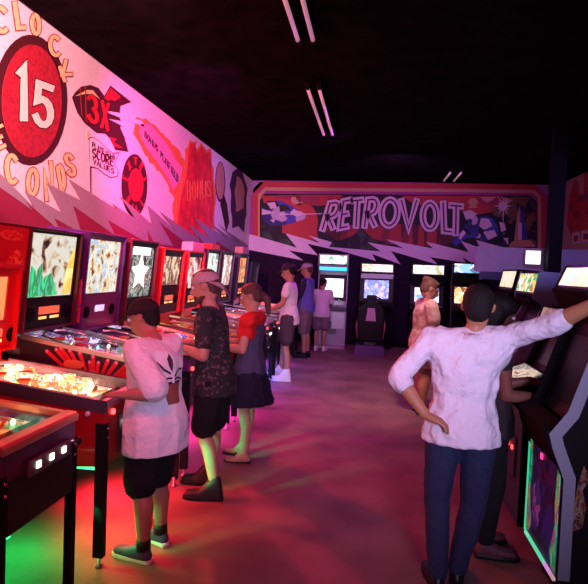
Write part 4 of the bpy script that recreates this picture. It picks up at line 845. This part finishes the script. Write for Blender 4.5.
def glasses(hx):
    M, e = hx['M'], hx['e']; g = mat('glasses_frame', (.03, .02, .02), .3)
    fr = tubeo('glasses', [M @ Vector((-.006, .098, .012)), M @ Vector((.006, .098, .012))], .002, g, e)
    for q in (-1, 1):
        tubeo('lens_rim', [M @ Vector((q*.03+.023*math.cos(k*PI/8), .096, .010+.018*math.sin(k*PI/8))) for k in range(17)], .002, g, fr, n=6)
        tubeo('temple', [M @ Vector((q*.053, .094, .014)), M @ Vector((q*.078, .0, .016))], .002, g, fr, n=6)
def cl(n, c, r=.85, **k): return mat('cloth_'+n, c, r, bump=.9, bscale=9, spec=.15, **k)
hair_dk = mat('hair_dark', (.007, .004, .005), .6, spec=.25, bump=.5, bscale=120)
hair_br = mat('hair_brown', (.07, .022, .018), .45, bump=.5, bscale=120)
hair_bl = mat('hair_blond', (.15, .07, .04), .5, bump=.5, bscale=120)
def WL(loc, rz, H, **pts):
    """joint positions given in the room, turned into the figure's own frame"""
    s = H/1.7; M = Matrix.Rotation(-rz, 3, 'Z'); return {k: tuple((M @ (Vector(v)-Vector(loc)))/s) for k, v in pts.items()}

# 1 the child in white at the second machine
def c1(hx):
    sh_ = shirt(hx, cl('white_tee', (.80, .76, .78)), inf=.035, hem=.70, sleeve=.86, sl_r=.060, wr=.014, flare=.022)
    legwear(hx, cl('black_shorts', (.012, .012, .014)), to=1.0, inf=.026, flare=.008)
    shoes(hx, mat('sneaker_navy', (.05, .06, .12), .6), white)
    for S in 'LR':
        a = hx['p']['ank'+S]; tubeo('sock', [a+V3((0, 0, -.01)), a+V3((0, .002, .05))], [.048*hx['s'], .046*hx['s']], black, hx['e'], n=14)
    hair(hx, hair_dk); cap(hx, mat('cap_brown', (.022, .010, .014), .85, spec=.2))
    # printed cup emblem laid on the cloth of the back
    from mathutils.bvhtree import BVHTree
    bpy.context.view_layer.update(); dg = bpy.context.evaluated_depsgraph_get(); bv = BVHTree.FromObject(sh_, dg)
    s = hx['s']
    def lay(nm, pts, m, d):
        bm = bmesh.new(); f = bm.faces.new([bm.verts.new((p_[0]*s, 0, p_[1]*s)) for p_ in pts])
        bmesh.ops.triangulate(bm, faces=bm.faces)
        for _ in range(3): bmesh.ops.subdivide_edges(bm, edges=bm.edges, cuts=1, use_grid_fill=True)
        for v in bm.verts:
            hit = bv.ray_cast(Vector((v.co.x, -1, v.co.z)), Vector((0, 1, 0)))[0]
            v.co.y = (hit.y if hit else -.12) - .003-.0015*d
        obj(nm, bm, m, sh_, smooth=True)
    lay('cup_print', [(-.055, 1.02), (.055, 1.02), (.07, 1.15), (-.07, 1.15)], mat('print_brown', (.25, .08, .05), .8), 0)
    lay('cup_rim', [(-.075, 1.145), (.075, 1.145), (.075, 1.16), (-.075, 1.16)], mat('print_dark', (.05, .01, .03), .8), 1)
    lay('straw_print', [(-.01, 1.15), (.01, 1.15), (.01, 1.21), (.03, 1.26), (.015, 1.265), (-.01, 1.22)], mat('print_white', (.9, .9, .9), .8), 2)
    pd_ = mat('print_dark', (.05, .01, .03), .8)
    for q in ([(-.012, 1.22), (.0, 1.30), (-.02, 1.34), (-.045, 1.31), (-.035, 1.26)], [(-.02, 1.22), (-.07, 1.25), (-.12, 1.30), (-.13, 1.29), (-.075, 1.235), (-.02, 1.205)], [(.01, 1.20), (.06, 1.24), (.10, 1.235), (.10, 1.225), (.06, 1.225), (.015, 1.185)], [(-.01, 1.19), (-.05, 1.19), (-.07, 1.165), (-.06, 1.16), (-.045, 1.178), (-.01, 1.175)], [(.01, 1.18), (.05, 1.185), (.09, 1.17), (.09, 1.16), (.05, 1.172), (.01, 1.165)]): lay('squid_print', q, pd_, 1)
kid_skin = mat('skin_kid', (.38, .15, .10), .5)
KL, KR_, KH = (-1.21, 3.10, 0), rad(68), 1.51
person('child in an oversized white t-shirt and dark cap, hands on the nearest red machine', KL, KR_, KH, c1,
       dict(head=(0, .115, 1.545), neck=(0, .03, 1.42), chest=(0, .01, 1.27), shL=(-.17, .01, 1.37), shR=(.17, .03, 1.37), kneeL=(-.10, .02, .49), kneeR=(.09, .06, .49), ankL=(-.12, -.04, .09), toeL=(-.15, .14, .03), ankR=(.11, .03, .09), toeR=(.12, .20, .03),
            **WL(KL, KR_, KH, elL=(-1.13, 2.90, .99), wrL=(-1.29, 2.84, .985), hdL=(-1.44, 2.835, .99), elR=(-1.22, 3.32, 1.05), wrR=(-1.35, 3.38, 1.01), hdR=(-1.45, 3.42, 1.015))), bw=1.18, belly=.03, skin=kid_skin, vox=.008, head=(rad(20), rad(-16)), lean=.04)
# 2 bearded man in the flowered shirt
flor = art('flower_shirt', [(.010, .008, .012), (.012, .010, .014), (.12, .06, .07), (.010, .008, .010), (.012, .01, .012), (.010, .008, .010)], 58, 0, 3, .05, .85)
def c2(hx):
    shirt(hx, flor, inf=.028, hem=.78, sleeve=.66, sl_r=.066, wr=.01); legwear(hx, cl('black_shorts2', (.01, .01, .012)), to=.86, inf=.026, flare=.012); shoes(hx, mat('boot_black', (.012, .012, .014), .6), black, .06, name='boot')
    hair(hx, hair_br, 'short'); cap(hx, mat('cap_heather', (.42, .27, .30), .9, noise=.25, nscale=120), back=True)
    Hd = hx['Hd']; blob('beard', [Hd([((0, .05, -.085), (.040, .040, .030)), ((0, .02, -.062), (.058, .045, .026))]), Hd([((0, .075, -.06), (.034, .022, .02))])], hair_br, hx['e'], .008, 3, .004)
person('bearded man in a backward pink-grey cap and black flowered shirt', (-1.12, 4.02, 0), rad(92), 1.66, c2,
       dict(elL=(-.26, .03, 1.09), elR=(.24, .12, 1.12), wrL=(-.17, .20, 1.13), wrR=(.14, .22, 1.13), hdL=(-.14, .34, 1.14), hdR=(.12, .34, 1.14), kneeL=(-.10, .05, .49), ankL=(-.13, -.06, .09), toeL=(-.14, .13, .03), ankR=(.14, .06, .09), toeR=(.15, .24, .03)), bw=1.03, head=(rad(5), rad(-14)), lean=.13)
# 3 woman in red
def c3(hx):
    shirt(hx, cl('navy_top', (.07, .06, .12)), inf=.014, hem=.84, sleeve=.12, wr=.004, name='top')
    p, s = hx['p'], hx['s']
    blob('red_wrap', [[(p['shL']+V3((-.01, 0, -.02))*s, .088*s), (p['shR']+V3((.01, 0, -.02))*s, .088*s), (p['neck']+V3((0, -.03, -.05))*s, .08*s)], [(p['shL']+V3((0.0, .02, -.13))*s, .088*s), (p['shR']+V3((-.0, .02, -.13))*s, .088*s), (p['shL'], .06*s), (p['shR'], .06*s)]], cl('red', (.65, .02, .02)), hx['e'], .009, 4, .012)
    blob('skirt', [[(p['pelvis']+V3((0, 0, .08))*s, (.15*s, .11*s, .02)), (p['pelvis']+V3((0, -.01, -.38))*s, (.30*s, .24*s, .015))]], cl('black_skirt', (.015, .012, .03)), hx['e'], .011, 3, .03)
    for S in 'LR':
        an, to = p['ank'+S], p['toe'+S]; bm = bmesh.new(); h0 = an+V3((0, -.06, 0)); pts = []
        for t, w in ((0, .025), (.3, .034), (.7, .044), (1, .025)): pts.append((t, w))
        out = [Vector((an.x-w*s, an.y-.06*s+t*(to.y-an.y+.1*s), 0)) for t, w in pts]+[Vector((an.x+w*s, an.y-.06*s+t*(to.y-an.y+.1*s), 0)) for t, w in pts[::-1]]
        prism(bm, out, lambda q: (q.x, q.y, 0), lambda q: (q.x, q.y, .014)); ff = obj('flip_flop', bm, black, hx['e'])
        tubeo('strap', [(an.x-.035*s, an.y+.05*s, .014), (to.x, to.y-.06*s, .065*s), (an.x+.035*s, an.y+.05*s, .014)], .006, black, ff)
    hair(hx, hair_br, 'pony'); glasses(hx)
person('woman with a ponytail and glasses in a red wrap and black skirt', (-1.02, 4.8, 0), rad(88), 1.55, c3,
       dict(elL=(-.25, .02, 1.10), elR=(.24, .06, 1.10), wrL=(-.20, .24, 1.12), wrR=(.20, .27, 1.12), hdL=(-.17, .40, 1.16), hdR=(.2, .5, 1.1), hipL=(-.09, 0, .90), ankL=(-.10, .0, .09), toeL=(-.12, .16, .03), ankR=(.11, .08, .09), toeR=(.13, .24, .03)), bw=1.05, head=(rad(4), rad(-14)))
# 4 man in the white tee farther along
def c4(hx):
    shirt(hx, cl('white_tee2', (.78, .74, .80)), inf=.022, hem=.82, sleeve=.5, wr=.01); legwear(hx, cl('grey_shorts', (.08, .06, .09)), to=.72, inf=.03, flare=.015); shoes(hx, white, white, .08); hair(hx, hair_dk); cap(hx, mat('cap_black', (.02, .015, .02), .8))
person('slim man in a plain white t-shirt, grey shorts and black cap', (-1.22, 8.42, 0), rad(88), 1.78, c4,
       dict(elL=(-.23, .06, 1.12), elR=(.23, .06, 1.12), wrL=(-.20, .24, 1.02), wrR=(.2, .24, 1.02), hdL=(-.18, .36, 1.04), hdR=(.18, .36, 1.04), ankL=(-.10, -.02, .09), ankR=(.12, .12, .09), toeR=(.13, .30, .03), kneeR=(.1, .08, .49)), bw=.97, vox=.012, head=(0, rad(-16)), detail=False, lean=.02)
# 5 man with the blue vest
def c5(hx):
    shirt(hx, cl('dark_sleeves', (.03, .02, .04)), inf=.016, hem=.86, sleeve=1.7, wr=.008, sl_r=.055); p, s = hx['p'], hx['s']
    blob('vest', hx['seg'](.028*s, hem=.83), cl('blue_vest', (.14, .14, .42)), hx['e'], .012, 4, .006)
    legwear(hx, cl('khaki', (.22, .15, .16)), to=1.0, inf=.025); shoes(hx, black, black); hair(hx, hair_br); cap(hx, mat('cap_grey', (.35, .27, .32), .9))
person('man in a grey cap and a blue vest over dark sleeves', (-1.22, 10.7, 0), rad(80), 1.82, c5,
       dict(elL=(-.23, .06, 1.12), elR=(.23, .06, 1.12), wrL=(-.20, .28, 1.05), wrR=(.2, .28, 1.05)), vox=.014, head=(0, rad(-14)), detail=False)
# 6 teenager at the silver cabinet
def c6(hx):
    shirt(hx, cl('pale_tee', (.70, .52, .62)), inf=.03, hem=.80, sleeve=.9, wr=.01, sl_r=.07); legwear(hx, cl('plum_shorts', (.22, .12, .18)), to=.8, inf=.03, flare=.02); shoes(hx, white, white); hair(hx, hair_dk)
person('youngster in a loose pale t-shirt and shorts leaning over the silver arcade cabinet', (-1.02, 11.75, 0), rad(-8), 1.52, c6,
       dict(elL=(-.22, .12, 1.14), elR=(.22, .12, 1.14), wrL=(-.13, .35, 1.05), wrR=(.13, .35, 1.05)), bw=1.05, vox=.014, head=(rad(-30), rad(-18)), detail=False, lean=.12)
# 7 woman in tan
def c7(hx):
    shirt(hx, cl('tan_tee', (.66, .46, .40)), inf=.022, hem=.84, sleeve=.62, wr=.012, sl_r=.064); legwear(hx, cl('rose_shorts', (.2, .08, .12)), to=.75, inf=.02); hair(hx, hair_bl, 'bun'); glasses(hx)
    shoes(hx, mat('sandal_tan', (.45, .25, .18), .6), black, -.03, name='sandal')
person('woman with pinned-up fair hair and glasses in a tan t-shirt', (.67, 6.97, 0), rad(-80), 1.63, c7,
       dict(elL=(-.20, .04, 1.10), elR=(.22, .06, 1.12), wrL=(-.10, .24, 1.02), wrR=(.14, .28, 1.04), kneeR=(.09, .02, .49)), hs=1.18, bw=1.42, belly=.02, vox=.011, head=(0, rad(-22)), detail=False, lean=.03)
# 8 man in the white shirt, back to the camera
def c8(hx):
    p, s, e = hx['p'], hx['s'], hx['e']
    m = cl('white_shirt', (.74, .68, .76)); o = shirt(hx, m, inf=.028, hem=.845, sleeve=1.03, sl_r=.065, wr=.030, collar=True)
    for S in 'LR':
        a, b_ = p['el'+S], p['wr'+S]; q0, q1 = a.lerp(b_, .03), a.lerp(b_, .17); blob('cuff', [[(q0, .064*s), (q1, .061*s)]], m, o, .008, 2)
    # yoke seam across the shoulders
    legwear(hx, mat('denim_navy', (.012, .016, .06), .85, noise=.3, nscale=60), to=1.97, inf=.011, name='jeans', wr=.012); shoes(hx, black, black)
    hair(hx, hair_dk, 'full')
person('man in a white shirt and navy jeans seen from behind, hand on hip', (.515, 3.06, 0), rad(-6), 1.65, c8,
       dict(elL=(-.355, -.06, 1.175), wrL=(-.20, -.14, 1.0), hdL=(-.10, -.155, .97), shL=(-.19, .0, 1.40), shR=(.20, -.01, 1.43), elR=(.40, -.13, 1.52), wrR=(.61, -.29, 1.68), hdR=(.73, -.34, 1.73),
            pelvis=(-.01, 0, .95), hipL=(-.095, 0, .90), hipR=(.085, 0, .89), kneeL=(-.115, .02, .50), kneeR=(.085, .05, .50), ankL=(-.09, -.02, .09), ankR=(.015, .06, .09), toeL=(-.14, .15, .03), toeR=(.03, .25, .03), head=(.05, .02, 1.575), neck=(.025, -.01, 1.43)), bw=1.06, vox=.0075, skin=mat('skin_tan', (.40, .18, .09), .5), head=(rad(-4), rad(-2)))
# 9 dark-haired woman at the right cabinet
def c9(hx):
    shirt(hx, art('dark_print', [(.012, .008, .012), (.02, .012, .016), (.03, .01, .014), (.014, .01, .012)], 40, 0, 5, .1, .85), inf=.018, hem=.80, sleeve=.3, wr=.01, name='blouse'); legwear(hx, cl('dark_leggings', (.012, .01, .014)), to=1.9, inf=.015, name='trousers'); shoes(hx, mat('shoe_plum', (.12, .03, .05), .6), black)
    hair(hx, hair_dk, 'long')
person('long-haired woman in dark clothes behind the man in the white shirt', (.76, 3.56, 0), rad(-84), 1.58, c9,
       dict(**WL((.76, 3.56, 0), rad(-84), 1.58, elL=(.84, 3.74, 1.0), elR=(.82, 3.42, 1.0), wrL=(1.02, 3.68, 1.06), wrR=(1.0, 3.46, 1.0), hdL=(1.1, 3.66, 1.04), hdR=(1.1, 3.47, .99))), hs=1.12, vox=.01, head=(0, rad(-16)), skin=mat('skin_brown', (.20, .07, .05), .5), detail=True, bw=1.0)

# ------------------------------------------------------------------ lights
def area(name, loc, target, size, power, col, sy=None, spread=180):
    l = bpy.data.lights.new(name, 'AREA'); l.energy = power; l.color = col; l.size = size; l.spread = rad(spread)
    if sy: l.shape = 'RECTANGLE'; l.size_y = sy
    o = bpy.data.objects.new(name, l); C.objects.link(o); o.location = loc
    d = (Vector(target)-Vector(loc)); o.rotation_euler = d.to_track_quat('-Z', 'Y').to_euler(); return o
def spot(name, loc, target, power, col, ang=70, blend=.8, r=.05):
    l = bpy.data.lights.new(name, 'SPOT'); l.energy = power; l.color = col; l.spot_size = rad(ang); l.spot_blend = blend; l.shadow_soft_size = r
    o = bpy.data.objects.new(name, l); C.objects.link(o); o.location = loc
    d = (Vector(target)-Vector(loc)); o.rotation_euler = d.to_track_quat('-Z', 'Y').to_euler(); return o
# coloured washers on the left mural (hung from the ceiling)
spot('mural_wash_pale', (-1.5, 1.2, 3.4), (-2.9, 4.9, 3.15), 2000, (1, .42, .48), 50, .5, .08)
spot('mural_wash_magenta', (-.9, 4.9, 3.3), (-2.9, 7.0, 2.9), 500, (1, .06, .46), 70, .9, .03)
spot('mural_wash_violet', (-.9, 8.9, 3.3), (-2.9, 10.6, 2.8), 80, (.45, .2, 1), 90, .9, .03)
spot('back_wash', (.4, 9.4, 3.3), (.4, 13, 2.7), 120, (.75, .26, .9), 112, .9, .03)
spot('partition_fill', (2.6, 5.6, 3.68), (2.6, 8.2, 1.9), 70, (.55, .35, 1), 70, .9, .03)  # added violet fill to brighten the partition, no fixture behind it
# red wash over the machines, and the low red lamp down the row that throws the long shadows
area('red_wash', (-.9, 1.0, 3.6), (-2.3, 3.8, 1.3), .8, 46, (1, .015, .07), spread=110)
area('red_wash_far', (-1.2, 5.2, 3.72), (-2.2, 6.6, 1.2), .5, 42, (1, .03, .12), spread=120)
spot('red_shadow_lamp', (-2.55, 6.6, 2.9), (-.6, 3.0, 0), 360, (1, .03, .06), 75, .9, .035)
spot('magenta_shadow_lamp', (-2.5, 9.4, 2.8), (-.8, 6.9, 0), 170, (.95, .03, .6), 40, .9, .05)
# lilac light from the front of the hall, at standing height
area('lilac_room_light', (.9, -1.8, 2.1), (.1, 3.4, 1.66), .9, 20, (.72, .58, 1.0), spread=44)
spot('player_fill', (.9, .4, 2.7), (-1.25, 3.2, 1.15), 80, (.80, .40, 1), 30, .7, .1)  # added unseen spot that tints the players violet
spot('aisle_light', (.8, 5.6, 3.7), (.35, 7.8, .3), 360, (1, .56, .56), 64, 1, .15)
area('violet_far', (-.4, 9.0, 3.72), (-1.2, 8.6, 0), .8, 66, (.68, .05, .95))
# machine underglow
for x, y, col, p in ((-2.05, 2.88, (.01, 1, .16), 5), (-1.85, 3.78, (1, .02, .06), 15), (-1.6, 3.30, (1, .03, .06), 5), (-1.85, 5.36, (.9, .05, .5), 8), (-1.85, 6.22, (1, .05, .6), 9), (-1.85, 7.05, (.7, .06, 1), 10), (-1.85, 7.85, (.15, .08, 1), 9), (-1.85, 8.68, (.08, .2, 1), 6), (-1.85, 9.75, (.4, .1, 1), 6)):
    area('underglow', (x, y, .43), (x+.25, y, 0), .3, p, col, .4, spread=130)
spot('red_ceiling_fill', (-2.2, .9, 2.5), (-1.9, 4.4, 3.85), 900, (1, .01, .04), 50, 1, .1)  # added unseen spot, not underglow; reddens the upper left ceiling
spot('green_glow', (-1.45, 3.46, .36), (-1.14, 4.0, .25), 110, (.01, 1, .30), 42, .6, .03)
spot('green_glow', (-1.5, 4.22, .38), (-1.04, 4.80, .26), 110, (.02, 1, .35), 40, .6, .03)
spot('green_glow', (-1.5, 2.86, .36), (-1.24, 3.05, .14), 12, (.02, 1, .30), 50, .6, .03)
spot('cyan_glow', (-1.45, 7.6, .40), (-1.22, 8.4, .2), 11, (.01, .35, 1), 55, .6, .03)
w = bpy.data.worlds.new('world'); bpy.context.scene.world = w; w.use_nodes = True
w.node_tree.nodes['Background'].inputs[0].default_value = (.5, .2, .5, 1); w.node_tree.nodes['Background'].inputs[1].default_value = .01
vs = bpy.context.scene.view_settings; vs.view_transform = 'Standard'; vs.look = 'None'; vs.exposure = 0; vs.gamma = 1; vs.use_curve_mapping = False
bpy.context.scene.cycles.use_denoising = True
bpy.context.scene.cycles.max_bounces = 6
bpy.context.scene.cycles.sample_clamp_indirect = 4
